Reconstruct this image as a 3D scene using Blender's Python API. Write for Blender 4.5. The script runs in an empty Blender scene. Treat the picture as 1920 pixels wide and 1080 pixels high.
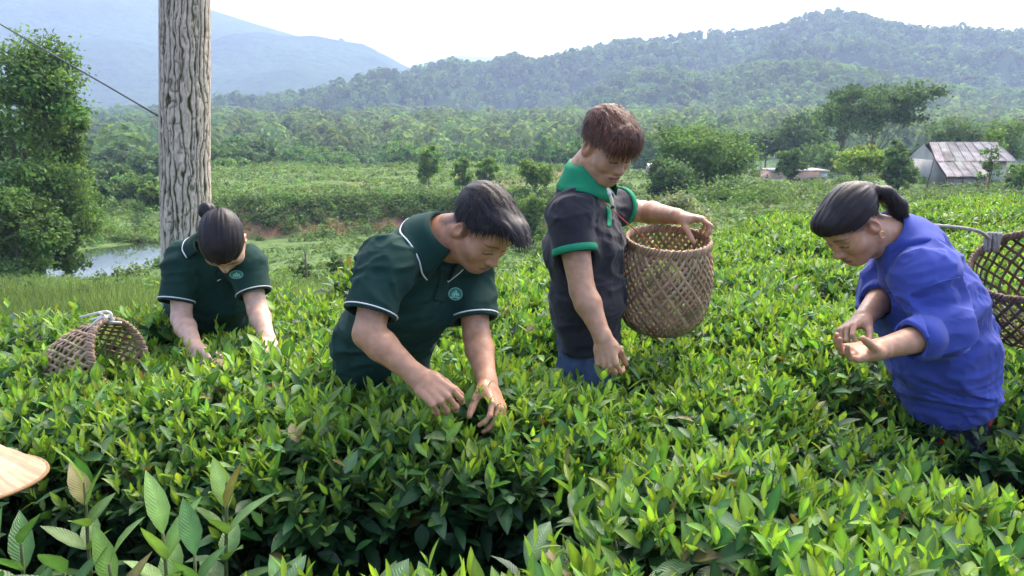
import bpy, math, random
import numpy as np
from mathutils import Vector
from mathutils.bvhtree import BVHTree

sc = bpy.context.scene
col = sc.collection
PI = math.pi
R = math.radians

# ---------------------------------------------------------------- camera
FPX = 1500.0                       # focal length in pixels of the 1920 px wide photograph
CAM = np.array([0.0, 0.0, 1.55])
PITCH = math.atan((540 - 230) / FPX)
cd = bpy.data.cameras.new('camera')
cd.sensor_width = 36.0
cd.lens = 36.0 * FPX / 1920.0
cd.clip_start = 0.05
cd.clip_end = 12000
cam = bpy.data.objects.new('camera', cd)
col.objects.link(cam)
cam.location = CAM
cam.rotation_euler = (PI / 2 - PITCH, 0, 0)
sc.camera = cam

# ---------------------------------------------------------------- sky and sun
SUN_EL, SUN_AZ = R(52), R(28)      # azimuth measured from +Y (away from the camera) towards +X
w = bpy.data.worlds.new('World')
sc.world = w
w.use_nodes = True
nt = w.node_tree
bg = nt.nodes['Background']
sky = nt.nodes.new('ShaderNodeTexSky')
sky.sky_type = 'NISHITA'
sky.sun_disc = False
sky.sun_elevation = SUN_EL
sky.sun_rotation = SUN_AZ
sky.air_density = 1.0
sky.dust_density = 6.0
sky.ozone_density = 1.0
nt.links.new(sky.outputs[0], bg.inputs[0])
bg.inputs[1].default_value = 0.15
sl = bpy.data.lights.new('sun', 'SUN')
sl.energy = 0.7
sl.angle = R(45)
sl.color = (1.0, 0.95, 0.86)
sun = bpy.data.objects.new('sun', sl)
col.objects.link(sun)
sdir = Vector((math.sin(SUN_AZ) * math.cos(SUN_EL), math.cos(SUN_AZ) * math.cos(SUN_EL), math.sin(SUN_EL)))
sun.rotation_euler = sdir.to_track_quat('Z', 'Y').to_euler()
sun.location = (20, 40, 60)

sc.view_settings.view_transform = 'Standard'
sc.view_settings.look = 'None'
sc.view_settings.gamma = 1
sc.view_settings.exposure = 1.95
sc.render.engine = 'CYCLES'
cy = sc.cycles
cy.use_denoising = True
cy.max_bounces = 6
cy.diffuse_bounces = 2
cy.glossy_bounces = 2
cy.transmission_bounces = 4
cy.transparent_max_bounces = 6
cy.volume_bounces = 1
cy.sample_clamp_indirect = 6
cy.caustics_reflective = False
cy.caustics_refractive = False

WANT = None                        # (work switch) None builds everything


def want(k):
    return WANT is None or k in WANT


# ---------------------------------------------------------------- helpers
def P(x, y, Y):
    """the point at world distance Y that photograph pixel (x, y) looks at"""
    a, b = (x - 960) / FPX, (540 - y) / FPX
    dy = math.cos(PITCH) + b * math.sin(PITCH)
    dz = -math.sin(PITCH) + b * math.cos(PITCH)
    t = Y / dy
    return np.array([a * t, Y, CAM[2] + dz * t])


def rng(seed):
    return np.random.RandomState(seed)


def unit(v):
    v = np.asarray(v, float)
    return v / (np.linalg.norm(v, axis=-1, keepdims=True) + 1e-12)


def hash3(ix, iy, iz, seed=0):
    h = (ix.astype(np.int64) * 374761393 + iy.astype(np.int64) * 668265263 + iz.astype(np.int64) * 2147483647 + seed * 1274126177) & 0xFFFFFFFF
    h = ((h ^ (h >> 13)) * 1274126177) & 0xFFFFFFFF
    h = h ^ (h >> 16)
    return (h & 0xFFFF) / 65535.0


def vnoise(p, seed=0):
    """3-D value noise in -1..1 for points (N,3)"""
    p = np.asarray(p, float)
    i = np.floor(p).astype(np.int64)
    f = p - i
    f = f * f * (3 - 2 * f)
    x, y, z = i[:, 0], i[:, 1], i[:, 2]
    def c(a, b, d):
        return hash3(x + a, y + b, z + d, seed)
    fx, fy, fz = f[:, 0], f[:, 1], f[:, 2]
    a0 = c(0, 0, 0) * (1 - fx) + c(1, 0, 0) * fx
    a1 = c(0, 1, 0) * (1 - fx) + c(1, 1, 0) * fx
    b0 = c(0, 0, 1) * (1 - fx) + c(1, 0, 1) * fx
    b1 = c(0, 1, 1) * (1 - fx) + c(1, 1, 1) * fx
    return 2 * ((a0 * (1 - fy) + a1 * fy) * (1 - fz) + (b0 * (1 - fy) + b1 * fy) * fz) - 1


def fbm(p, seed=0, oct=3):
    p = np.asarray(p, float)
    r = np.zeros(len(p))
    a = 1.0
    for o in range(oct):
        r += a * vnoise(p * 2 ** o, seed + o * 17)
        a *= 0.5
    return r


def mesh_np(name, V, F, mat, colr=None, smooth=True, uv=None):
    """V (N,3); F: (M,3) or (M,4) int array, or list of such arrays"""
    Fs = F if isinstance(F, list) else [F]
    Fs = [np.asarray(f, np.int32) for f in Fs if len(f)]
    me = bpy.data.meshes.new(name)
    V = np.ascontiguousarray(V, np.float32)
    me.vertices.add(len(V))
    me.vertices.foreach_set('co', V.ravel())
    loops = np.concatenate([f.ravel() for f in Fs])
    tot = np.concatenate([np.full(len(f), f.shape[1], np.int32) for f in Fs])
    start = np.concatenate([[0], np.cumsum(tot)[:-1]]).astype(np.int32)
    me.loops.add(len(loops))
    me.loops.foreach_set('vertex_index', loops.astype(np.int32))
    me.polygons.add(len(tot))
    me.polygons.foreach_set('loop_start', start)
    me.polygons.foreach_set('loop_total', tot)
    if smooth:
        me.polygons.foreach_set('use_smooth', np.ones(len(tot), bool))
    if colr is not None:
        at = me.attributes.new('Col', 'FLOAT_COLOR', 'POINT')
        c = np.ones((len(V), 4), np.float32)
        colr = np.asarray(colr, np.float32)
        if colr.ndim == 2 and colr.shape[1] == 4:
            c[:] = colr
        else:
            c[:, :3] = colr
        at.data.foreach_set('color', c.ravel())
    me.update(calc_edges=True)
    me.validate()
    if mat is not None:
        me.materials.append(mat)
    return me


def link(name, me, parent=None, loc=None, rot=None, scale=None):
    o = bpy.data.objects.new(name, me)
    col.objects.link(o)
    if parent is not None:
        o.parent = parent
    if loc is not None:
        o.location = loc
    if rot is not None:
        o.rotation_euler = rot
    if scale is not None:
        o.scale = scale
    return o


def thing(name, label, cat, loc=(0, 0, 0), group=None, me=None):
    o = link(name, me, None, loc)
    o['label'] = label
    o['category'] = cat
    if group:
        o['group'] = group
    return o


def part(name, V, F, mat, parent, colr=None, smooth=True, base=None, kind=None):
    """a mesh part given in world coordinates below a thing that sits at base"""
    V = np.asarray(V, float)
    if base is not None:
        V = V - np.asarray(base)
    o = link(name, mesh_np(name, V, F, mat, colr, smooth), parent)
    if kind:
        o['kind'] = kind
    return o


class MB:
    """collects pieces into one vertex / face list"""
    def __init__(self):
        self.V, self.Q, self.T, self.C, self.n = [], [], [], [], 0

    def add(self, V, Q=None, T=None, C=None):
        V = np.asarray(V, float)
        if Q is not None and len(Q):
            self.Q.append(np.asarray(Q) + self.n)
        if T is not None and len(T):
            self.T.append(np.asarray(T) + self.n)
        self.V.append(V)
        c = np.ones((len(V), 4))
        c[:, 3] = 0
        if C is not None:
            C = np.asarray(C, float)
            if C.ndim and C.shape[-1] == 4:
                c[:] = C
            else:
                c[:, :3] = C
        self.C.append(c)
        self.n += len(V)

    def data(self):
        F = []
        if self.Q:
            F.append(np.concatenate(self.Q))
        if self.T:
            F.append(np.concatenate(self.T))
        return np.concatenate(self.V), F, np.concatenate(self.C)

    def tube(self, pts, rad, n=8, C=None, cap=True, flat=None):
        pts = np.asarray(pts, float)
        m = len(pts)
        rad = np.broadcast_to(np.asarray(rad, float), (m,))
        tg = unit(np.gradient(pts, axis=0))
        ref = np.array([0, 0, 1.0]) if abs(tg[0][2]) < 0.9 else np.array([1.0, 0, 0])
        u = unit(np.cross(tg[0], ref))
        us = []
        for i in range(m):
            u = unit(u - tg[i] * np.dot(u, tg[i]))
            us.append(u)
        us = np.array(us)
        vs = np.cross(tg, us)
        a = np.arange(n) * 2 * PI / n
        V = pts[:, None] + rad[:, None, None] * (np.cos(a)[None, :, None] * us[:, None] + np.sin(a)[None, :, None] * vs[:, None])
        V = V.reshape(-1, 3)
        i, j = np.meshgrid(np.arange(m - 1), np.arange(n), indexing='ij')
        j2 = (j + 1) % n
        Q = np.stack([i * n + j, i * n + j2, (i + 1) * n + j2, (i + 1) * n + j], -1).reshape(-1, 4)
        T = None
        if cap:
            V = np.vstack([V, pts[0], pts[-1]])
            k = np.arange(n)
            k2 = (k + 1) % n
            T = np.vstack([np.stack([np.full(n, m * n), k2, k], -1), np.stack([np.full(n, m * n + 1), (m - 1) * n + k, (m - 1) * n + k2], -1)])
        self.add(V, Q, T, C)

    def box(self, lo, hi, C=None, M=None):
        lo, hi = np.asarray(lo, float), np.asarray(hi, float)
        V = np.array([[x, y, z] for x in (0, 1) for y in (0, 1) for z in (0, 1)], float) * (hi - lo) + lo
        if M is not None:
            V = V @ np.asarray(M).T
        self.add(V, [[0, 1, 3, 2], [4, 6, 7, 5], [0, 4, 5, 1], [2, 3, 7, 6], [0, 2, 6, 4], [1, 5, 7, 3]], None, C)

    def part(self, name, mat, parent, base=None, smooth=True, kind=None):
        V, F, C = self.data()
        return part(name, V, F, mat, parent, C, smooth, base, kind)

    def mesh(self, name, mat, smooth=True):
        V, F, C = self.data()
        return mesh_np(name, V, F, mat, C, smooth)


def smooth_path(pts, n=24):
    """Catmull-Rom through the points"""
    p = np.asarray(pts, float)
    p = np.vstack([2 * p[0] - p[1], p, 2 * p[-1] - p[-2]])
    out = []
    segs = len(p) - 3
    for s in range(segs):
        a, b, c, d = p[s:s + 4]
        for t in np.linspace(0, 1, max(2, n // segs), endpoint=(s == segs - 1)):
            out.append(0.5 * (2 * b + (c - a) * t + (2 * a - 5 * b + 4 * c - d) * t * t + (3 * b - a - 3 * c + d) * t ** 3))
    return np.array(out)


# ---------------------------------------------------------------- materials
def mat_new(name):
    m = bpy.data.materials.new(name)
    m.use_nodes = True
    return m, m.node_tree, m.node_tree.nodes['Principled BSDF']


def N(nt, t, **kw):
    n = nt.nodes.new(t)
    for k, v in kw.items():
        setattr(n, k, v)
    return n


def mat_col(name, rgb=(1, 1, 1), rough=0.7, veins=0.0, attr=True, var=0.15, vscale=8.0, bump=0.0, bscale=40.0, spec=0.3, transl=0.0, coat=0.0, stretch=None, sheen=0.0, sss=0.0, bdist=0.01):
    """base colour = rgb x vertex colour x noise variation; optional relief and light shining through"""
    m, nt, b = mat_new(name)
    b.inputs['Roughness'].default_value = rough
    b.inputs['Specular IOR Level'].default_value = spec
    tc = N(nt, 'ShaderNodeTexCoord')
    src = tc.outputs['Object']
    if stretch is not None:
        mp = N(nt, 'ShaderNodeMapping')
        mp.inputs['Scale'].default_value = stretch
        nt.links.new(src, mp.inputs[0])
        src = mp.outputs[0]
    nz = N(nt, 'ShaderNodeTexNoise')
    nz.inputs['Scale'].default_value = vscale
    nz.inputs['Detail'].default_value = 4
    nt.links.new(src, nz.inputs['Vector'])
    mr = N(nt, 'ShaderNodeMapRange')
    mr.inputs[1].default_value = 0.3
    mr.inputs[2].default_value = 0.7
    mr.inputs[3].default_value = 1 - var
    mr.inputs[4].default_value = 1 + var
    nt.links.new(nz.outputs[0], mr.inputs[0])
    mx = N(nt, 'ShaderNodeMix', data_type='RGBA', blend_type='MULTIPLY')
    mx.inputs[0].default_value = 1
    if attr:
        at = N(nt, 'ShaderNodeAttribute', attribute_name='Col')
        m2 = N(nt, 'ShaderNodeMix', data_type='RGBA', blend_type='MULTIPLY')
        m2.inputs[0].default_value = 1
        nt.links.new(at.outputs['Color'], m2.inputs[6])
        m2.inputs[7].default_value = (*rgb, 1)
        nt.links.new(m2.outputs[2], mx.inputs[6])
    else:
        mx.inputs[6].default_value = (*rgb, 1)
    nt.links.new(mr.outputs[0], mx.inputs[7])
    nt.links.new(mx.outputs[2], b.inputs['Base Color'])
    if bump > 0:
        nb = N(nt, 'ShaderNodeTexNoise')
        nb.inputs['Scale'].default_value = bscale
        nb.inputs['Detail'].default_value = 5
        nt.links.new(src, nb.inputs['Vector'])
        bp = N(nt, 'ShaderNodeBump')
        bp.inputs['Strength'].default_value = bump
        bp.inputs['Distance'].default_value = bdist
        nt.links.new(nb.outputs[0], bp.inputs['Height'])
        nt.links.new(bp.outputs[0], b.inputs['Normal'])
    if veins:
        ml = N(nt, 'ShaderNodeMath', operation='MULTIPLY')
        ml.inputs[1].default_value = 2 * PI * 7
        nt.links.new(at.outputs['Alpha'], ml.inputs[0])
        sn = N(nt, 'ShaderNodeMath', operation='SINE')
        nt.links.new(ml.outputs[0], sn.inputs[0])
        ad = N(nt, 'ShaderNodeMath', operation='ABSOLUTE')
        nt.links.new(sn.outputs[0], ad.inputs[0])
        bp2 = N(nt, 'ShaderNodeBump')
        bp2.inputs['Strength'].default_value = veins
        bp2.inputs['Distance'].default_value = 0.002
        nt.links.new(ad.outputs[0], bp2.inputs['Height'])
        if bump > 0:
            nt.links.new(bp.outputs[0], bp2.inputs['Normal'])
        nt.links.new(bp2.outputs[0], b.inputs['Normal'])
    if sheen:
        b.inputs['Sheen Weight'].default_value = sheen
        b.inputs['Sheen Roughness'].default_value = 0.5
    if sss:
        b.inputs['Subsurface Weight'].default_value = sss
        b.inputs['Subsurface Radius'].default_value = (0.012, 0.005, 0.003)
        b.inputs['Subsurface Scale'].default_value = 0.6
    if transl > 0:
        tr = N(nt, 'ShaderNodeBsdfTranslucent')
        sat = N(nt, 'ShaderNodeMix', data_type='RGBA', blend_type='MULTIPLY')
        sat.inputs[0].default_value = 1
        sat.inputs[7].default_value = (1.35, 1.32, 0.7, 1)
        nt.links.new(mx.outputs[2], sat.inputs[6])
        nt.links.new(sat.outputs[2], tr.inputs[0])
        ms = N(nt, 'ShaderNodeMixShader')
        ms.inputs[0].default_value = transl
        nt.links.new(b.outputs[0], ms.inputs[1])
        nt.links.new(tr.outputs[0], ms.inputs[2])
        nt.links.new(ms.outputs[0], nt.nodes['Material Output'].inputs[0])
    return m


M_TEA = mat_col('tea_leaf', (1, 1, 1), 0.36, veins=0.3, var=0.16, vscale=25, spec=0.45, transl=0.36, bump=0.15, bscale=140, bdist=0.002)
M_LEAF = mat_col('leaf', (1, 1, 1), 0.6, var=0.25, vscale=0.9, spec=0.2, transl=0.42)
M_FAR = mat_col('far_leaf', (1.15, 1.12, 1.1), 0.9, var=0.2, vscale=0.02, spec=0.05, transl=0.45)
M_STEM = mat_col('stem', (0.10, 0.12, 0.045), 0.7, attr=False, var=0.3, vscale=30)
M_WOOD = mat_col('wood', (0.16, 0.13, 0.10), 0.9, attr=False, var=0.35, vscale=6, bump=0.6, bscale=20, bdist=0.03)


# ---------------------------------------------------------------- leaves
def leaves(mb, base, dirv, nrm, L, W, C, fold=0.25, curl=0.15, lod=0, Ctip=None):
    """many leaves at once: base (N,3), direction, upper-side normal, length, width, colour"""
    n = len(base)
    base, dirv = np.asarray(base, float), unit(dirv)
    nrm = np.asarray(nrm, float)
    side = unit(np.cross(dirv, nrm))
    nrm = np.cross(side, dirv)
    L = np.broadcast_to(np.asarray(L, float), (n,))[:, None]
    W = np.broadcast_to(np.asarray(W, float), (n,))[:, None]
    fold = np.broadcast_to(np.asarray(fold, float), (n,))[:, None]
    curl = np.broadcast_to(np.asarray(curl, float), (n,))[:, None]
    C = np.broadcast_to(np.asarray(C, float), (n, 3))
    if lod == 0:
        T = [0.0, 0.14, 0.36, 0.60, 0.82]
        Ws = [0.10, 0.56, 0.98, 0.88, 0.48]
    elif lod == 1:
        T = [0.0, 0.42]
        Ws = [0.12, 1.0]
    rows = []
    for t, ww in zip(T, Ws):
        c = base + dirv * L * t - nrm * (curl * L * t * t)
        h = W * ww * 0.5
        rows += [c - side * h + nrm * h * fold, c, c + side * h + nrm * h * fold]
    rows.append(base + dirv * L - nrm * (curl * L))
    m = len(T)
    V = np.stack(rows, 1)
    nv = 3 * m + 1
    q, t3 = [], []
    for r in range(m - 1):
        a = 3 * r
        q += [[a, a + 1, a + 4, a + 3], [a + 1, a + 2, a + 5, a + 4]]
    a = 3 * (m - 1)
    t3 = [[a, a + 1, nv - 1], [a + 1, a + 2, nv - 1]]
    off = (np.arange(n) * nv)[:, None, None]
    Q = (np.array(q)[None] + off).reshape(-1, 4)
    T3 = (np.array(t3)[None] + off).reshape(-1, 3)
    CC = np.zeros((n, nv, 4))
    CC[..., :3] = C[:, None]
    for r, t in enumerate(T):                 # alpha carries the phase of the side veins
        CC[:, 3 * r] = CC[:, 3 * r] * [1, 1, 1, 0] + [0, 0, 0, t - 0.22]
        CC[:, 3 * r + 2] = CC[:, 3 * r]
        CC[:, 3 * r + 1, 3] = t
    CC[:, -1, 3] = 1
    if lod == 0:
        for r in range(m):
            CC[:, 3 * r + 1, :3] *= 1.45      # pale midrib
    mb.add(V.reshape(-1, 3), Q, T3, CC.reshape(-1, 4))


def cards(mb, c, nrm, size, C, rs, aspect=0.6):
    """small kite-shaped leaf clusters, bent along the middle"""
    n = len(c)
    nrm = unit(nrm)
    d = unit(np.cross(nrm, rs.normal(size=(n, 3))))
    s = np.cross(d, nrm)
    size = np.broadcast_to(np.asarray(size, float), (n,))[:, None]
    h = size * 0.5
    V = np.stack([c - d * h, c - s * h * aspect + nrm * h * 0.25, c + d * h, c + s * h * aspect + nrm * h * 0.25], 1).reshape(-1, 3)
    o = (np.arange(n) * 4)[:, None]
    T = np.concatenate([np.array([[0, 1, 2]]) + o, np.array([[0, 2, 3]]) + o])
    mb.add(V, None, T, np.repeat(np.broadcast_to(C, (n, 3)), 4, 0))


# ================================================================ THE SETTING
def sstep(a, b, x):
    t = np.clip((x - a) / (b - a), 0, 1)
    return t * t * (3 - 2 * t)


ZL = np.array([[0, 0], [3.6, 0], [6, -0.22], [10, -0.72], [15, -1.62], [24, -3.25], [26.5, -3.75], [37, -3.85], [40, -3.5], [60, -4.4], [100, -7], [150, -9.5], [330, -4], [420, 0], [5000, 0]])
ZC = np.array([[0, 0], [4.6, 0], [8, -0.45], [12, -1.0], [28, -3.6], [40, -4.6], [46, -4.9], [48.6, -3.3], [95, -3.3], [106, -5.5], [150, -9.5], [162, -9.3], [330, -1], [420, 0], [5000, 0]])
ZR = np.array([[0, 0], [8.4, 0], [12, -0.35], [20, -1.0], [50, -2.6], [75, -3.1], [110, -5], [160, -7.5], [330, -1], [420, 0], [5000, 0]])


def ground_z(X, Y):
    X, Y = np.asarray(X, float), np.asarray(Y, float)
    d = np.maximum(Y, 0.01)
    a = X / np.maximum(d, 1.0)
    yy = np.where(Y > 30, Y + 2.2 * vnoise(np.stack([X / 7, 0 * X, 0 * X], -1).reshape(-1, 3), 3).reshape(X.shape), Y)
    l, c, r = (np.interp(np.maximum(yy, 0), z[:, 0], z[:, 1]) for z in (ZL, ZC, ZR))
    wl = 1 - sstep(-0.56, -0.36, a)
    wr = sstep(0.04, 0.24, a)
    z = l * wl + r * wr + c * (1 - wl) * (1 - wr)
    pp = np.stack([X / 5, Y / 5, 0 * X], -1).reshape(-1, 3)
    amp = np.interp(Y, [0, 6, 14, 60, 400, 900], [0, 0.0, 0.16, 0.3, 0.5, 0])
    pond = ((X + 16.8) / 2.9) ** 2 + ((Y - 31.5) / 5.0) ** 2
    z = z + amp * fbm(pp, 5).reshape(X.shape) * np.clip(pond - 0.9, 0, 1)
    return z - 0.9 * np.clip(1.15 - pond, 0, 0.6)


POND_Z = -3.98


def add_structure(name, V, F, mat, colr=None, smooth=True):
    o = link(name, mesh_np(name, V, F, mat, colr, smooth))
    o['kind'] = 'structure'
    return o


def grid_faces(nr, nc):
    i, j = np.meshgrid(np.arange(nr - 1), np.arange(nc - 1), indexing='ij')
    return np.stack([i * nc + j, i * nc + j + 1, (i + 1) * nc + j + 1, (i + 1) * nc + j], -1).reshape(-1, 4)


M_GROUND = mat_col('ground', (1, 1, 1), 0.95, var=0.28, vscale=1.2, bump=0.7, bscale=3.0, spec=0.1, bdist=0.25)
M_WATER, _nt, _b = mat_new('pond_water')
_b.inputs['Base Color'].default_value = (0.035, 0.055, 0.03, 1)
_b.inputs['Roughness'].default_value = 0.06
_b.inputs['Specular IOR Level'].default_value = 0.6
_nz = N(_nt, 'ShaderNodeTexNoise')
_nz.inputs['Scale'].default_value = 2.5
_bp = N(_nt, 'ShaderNodeBump')
_bp.inputs['Strength'].default_value = 0.06
_nt.links.new(_nz.outputs[0], _bp.inputs['Height'])
_nt.links.new(_bp.outputs[0], _b.inputs['Normal'])


def build_ground():
    rad = [0.0]
    r = 0.6
    while r < 3400:
        rad.append(r)
        r += 0.45 if 42 < r < 56 else max(0.35, r * 0.022)
    rad = np.array(rad)
    ang = np.concatenate([np.linspace(-42, 42, 241), np.linspace(50, 310, 40)])
    ang = np.append(ang, 318.0)
    A, Rr = np.meshgrid(np.radians(ang), rad)
    X, Y = Rr * np.sin(A), Rr * np.cos(A)
    Z = ground_z(X, Y)
    V = np.stack([X, Y, Z], -1).reshape(-1, 3)
    gx, gy = np.gradient(Z, axis=0), np.gradient(np.maximum(Rr, 1e-3), axis=0)
    slope = np.abs(gx / np.maximum(gy, 1e-3))
    n1 = fbm(V / 3.0, 11).reshape(X.shape)
    n2 = fbm(V / 14.0, 21).reshape(X.shape)
    soil = np.array([0.055, 0.038, 0.028])
    meadow = np.array([0.115, 0.175, 0.055])
    green = np.array([0.09, 0.145, 0.045])
    dark = np.array([0.06, 0.11, 0.04])
    red = np.array([0.27, 0.145, 0.085])
    C = np.zeros(X.shape + (3,))
    wm = sstep(3.5, 6.0, Y)[..., None]
    C[:] = soil
    C = C * (1 - wm) + meadow * wm
    wg = (sstep(11, 24, Y) * (0.75 + 0.25 * np.clip(n1, -1, 1)))[..., None]
    C = C * (1 - wg) + green * wg
    wd = sstep(95, 130, Y)[..., None]
    C = C * (1 - wd) + dark * wd
    wr = (sstep(0.34, 0.55, slope + 0.12 * n1) * (Y > 40) * (Y < 60))[..., None]
    C = C * (1 - wr) + red * wr
    wp = (sstep(0.45, 0.8, n2) * (Y > 52) * (Y < 75) * 0.7)[..., None]
    C = C * (1 - wp) + red * 0.9 * wp
    add_structure('ground', V, grid_faces(*X.shape)[:, ::-1], M_GROUND, C.reshape(-1, 3))
    # pond
    a = np.linspace(0, 2 * PI, 97)[:-1]
    k = 1 + 0.12 * np.sin(3 * a + 1) + 0.07 * np.sin(5 * a)
    V = np.vstack([[-16.8, 31.5, POND_Z], np.stack([-16.8 + 3.3 * k * np.cos(a), 31.5 + 5.6 * k * np.sin(a), 0 * a + POND_Z], -1)])
    i = np.arange(96)
    add_structure('pond', V, np.stack([0 * i, i + 1, (i + 1) % 96 + 1], -1), M_WATER)


HILL = {}


def hill_fn(crest, Y0, Y1, Yb, spur, zfoot=0.0, seed=0, sc_=90.0):
    cx = np.array([P(x, y, Y1)[0] for x, y in crest])
    cz = np.array([P(x, y, Y1)[2] for x, y in crest])
    def f(X, Y):
        X, Y = np.asarray(X, float), np.asarray(Y, float)
        q = np.stack([X / sc_, Y / sc_, 0 * X], -1).reshape(-1, 3)
        n = fbm(q, seed, 4).reshape(X.shape)
        cr = np.interp(X, cx, cz)
        t = np.clip((Y - Y0) / (Y1 - Y0), 0, 1)
        tb = np.clip((Y - Y1) / (Yb - Y1), 0, 1)
        prof = np.where(Y < Y1, t ** 1.25 * (1.35 - 0.35 * t ** 2), 1 - sstep(0, 1, tb))
        env = 4 * t * (1 - t) * (Y < Y1)
        z = zfoot + (cr - zfoot) * prof + spur * n * env * np.clip((cr - zfoot) / 40, 0.15, 1)
        return z - 3.0 * (1 - np.minimum(1, t * 12)) - 3 * sstep(0.9, 1, tb)
    return f, cx


def build_hill(name, crest, Y0, Y1, Yb, spur, rgb, zfoot=0.0, seed=0, nx=150, ny=56, sc_=90.0, label=None):
    f, cx = hill_fn(crest, Y0, Y1, Yb, spur, zfoot, seed, sc_)
    xs = np.linspace(cx[0], cx[-1], nx)
    ys = np.concatenate([np.linspace(Y0, Y1, ny), np.linspace(Y1, Yb, 14)[1:]])
    X, Y = np.meshgrid(xs, ys)
    Z = f(X, Y)
    V = np.stack([X, Y, Z], -1).reshape(-1, 3)
    C = np.array(rgb) * (1 + 0.3 * np.clip(fbm(V / (sc_ * 0.5), seed + 3), -1, 1))[:, None]
    add_structure(name, V, grid_faces(*X.shape), M_GROUND_FAR, C)
    HILL[name] = f
    return f


M_GROUND_FAR = mat_col('hill_cover', (1, 1, 1), 1.0, var=0.25, vscale=0.08, bump=1.0, bscale=0.06, spec=0.0, bdist=6.0)

RIDGE = [(-500, 238), (200, 232), (400, 222), (560, 200), (640, 182), (770, 154), (840, 142), (930, 142), (1000, 137), (1060, 112), (1130, 100), (1220, 90), (1300, 74), (1380, 70), (1440, 66), (1510, 39), (1570, 29), (1620, 41), (1680, 61), (1740, 83), (1800, 91), (1860, 86), (1920, 103), (2100, 130), (2500, 150)]
SPUR = [(700, 243), (900, 236), (1100, 226), (1250, 200), (1330, 165), (1400, 140), (1480, 134), (1560, 154), (1700, 180), (1920, 192), (2300, 200)]
BLUE = [(-700, 60), (-300, -25), (0, -55), (200, -40), (300, -12), (395, 18), (470, 42), (560, 68), (640, 84), (720, 101), (760, 124), (830, 152), (1000, 172), (1300, 190)]


def build_hills():
    build_hill('hill_spur', SPUR, 340, 470, 620, 9, (0.05, 0.10, 0.035), -1, 4)
    build_hill('hill_ridge', RIDGE, 390, 700, 900, 22, (0.045, 0.09, 0.035), -1, 8, nx=200)
    build_hill('mountain_slope', BLUE, 760, 1500, 1900, 30, (0.045, 0.08, 0.04), -2, 15, sc_=260)
    build_hill('mountain_saddle', [(600, 190), (700, 152), (780, 125), (830, 122), (890, 132), (960, 145), (1100, 170), (1250, 200)], 1500, 1950, 2200, 20, (0.04, 0.08, 0.035), -2, 23, nx=60, ny=20, sc_=200)
    build_hill('mountain_far', [(550, 190), (700, 142), (780, 122), (850, 104), (930, 108), (985, 124), (1100, 150), (1300, 190)], 2300, 2900, 3200, 20, (0.04, 0.08, 0.035), -2, 29, nx=60, ny=20, sc_=300)


def scatter_far(name, pts, H, ncard, csize, rgb, seed, slim=0.33):
    """a far wood read as one mass: each tree a small crown of leaf clusters"""
    rs = rng(seed)
    n = len(pts)
    h = H * rs.uniform(0.7, 1.25, n)
    c = np.repeat(pts, ncard, 0)
    hh = np.repeat(h, ncard)
    u = unit(rs.normal(size=(n * ncard, 3)))
    rr = rs.uniform(0.72, 1, n * ncard)[:, None]
    off = u * rr * np.stack([hh * slim, hh * slim, hh * 0.42], -1)
    c = c + off + np.stack([0 * hh, 0 * hh, hh * 0.58], -1)
    tint = np.repeat(rs.uniform(0.65, 1.35, (n, 1)) * np.array([[1, 1, 1]]) + rs.normal(0, 0.06, (n, 3)), ncard, 0)
    C = np.array(rgb) * np.clip(tint, 0.4, 1.7)
    mb = MB()
    cards(mb, c, u + 0.22 * rs.normal(size=u.shape) + [0, 0, 0.15], csize * np.repeat(h / H, ncard) * rs.uniform(0.7, 1.3, n * ncard), C, rs, 0.8)
    V, F, Cc = mb.data()
    o = link(name, mesh_np(name, V, F, M_FAR, Cc, False))
    o['kind'] = 'stuff'
    return o


def pts_on(f, X, Y):
    return np.stack([X, Y, f(X, Y)], -1)


def build_woods():
    rs = rng(77)
    # wooded ridge and spur, far off
    n = 9500
    X, Y = rs.uniform(-330, 560, n), rs.uniform(420, 712, n)
    k = np.abs(X / Y) < 0.72
    o = scatter_far('ridge_wood', pts_on(HILL['hill_ridge'], X[k], Y[k]), 6.5, 20, 2.7, (0.085, 0.15, 0.05), 1, 0.36)
    o['label'], o['category'] = 'hazy wooded ridge with a rounded peak behind the valley', 'woodland'
    n = 3800
    X, Y = rs.uniform(-60, 380, n), rs.uniform(345, 480, n)
    k = np.abs(X / Y) < 0.7
    o = scatter_far('spur_wood', pts_on(HILL['hill_spur'], X[k], Y[k]), 6.2, 24, 2.1, (0.105, 0.18, 0.055), 2, 0.36)
    o['label'], o['category'] = 'lighter green wooded spur in front of the peaked ridge', 'woodland'
    # the acacia plantation, beyond the trees that are built singly
    n = 1900
    X, Y = rs.uniform(-190, 240, n), rs.uniform(170, 345, n)
    k = (X / Y > -0.38) & (X / Y < 0.68)
    X, Y = X[k], Y[k]
    o = scatter_far('plantation_wood', pts_on(ground_z, X, Y), 8.0, 90, 1.25, (0.12, 0.185, 0.07), 3, 0.31)
    o['label'], o['category'] = 'acacia plantation covering the low hill across the valley', 'woodland'
    n = 700
    X, Y = rs.uniform(-260, -30, n), rs.uniform(110, 330, n)
    k = (X / Y > -0.75) & (X / Y < -0.36)
    X, Y = X[k], Y[k]
    o = scatter_far('valley_wood', pts_on(ground_z, X, Y), 8.0, 80, 1.5, (0.085, 0.145, 0.055), 5, 0.42)
    o['label'], o['category'] = 'bluish valley woodland behind the pond', 'woodland'


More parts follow.
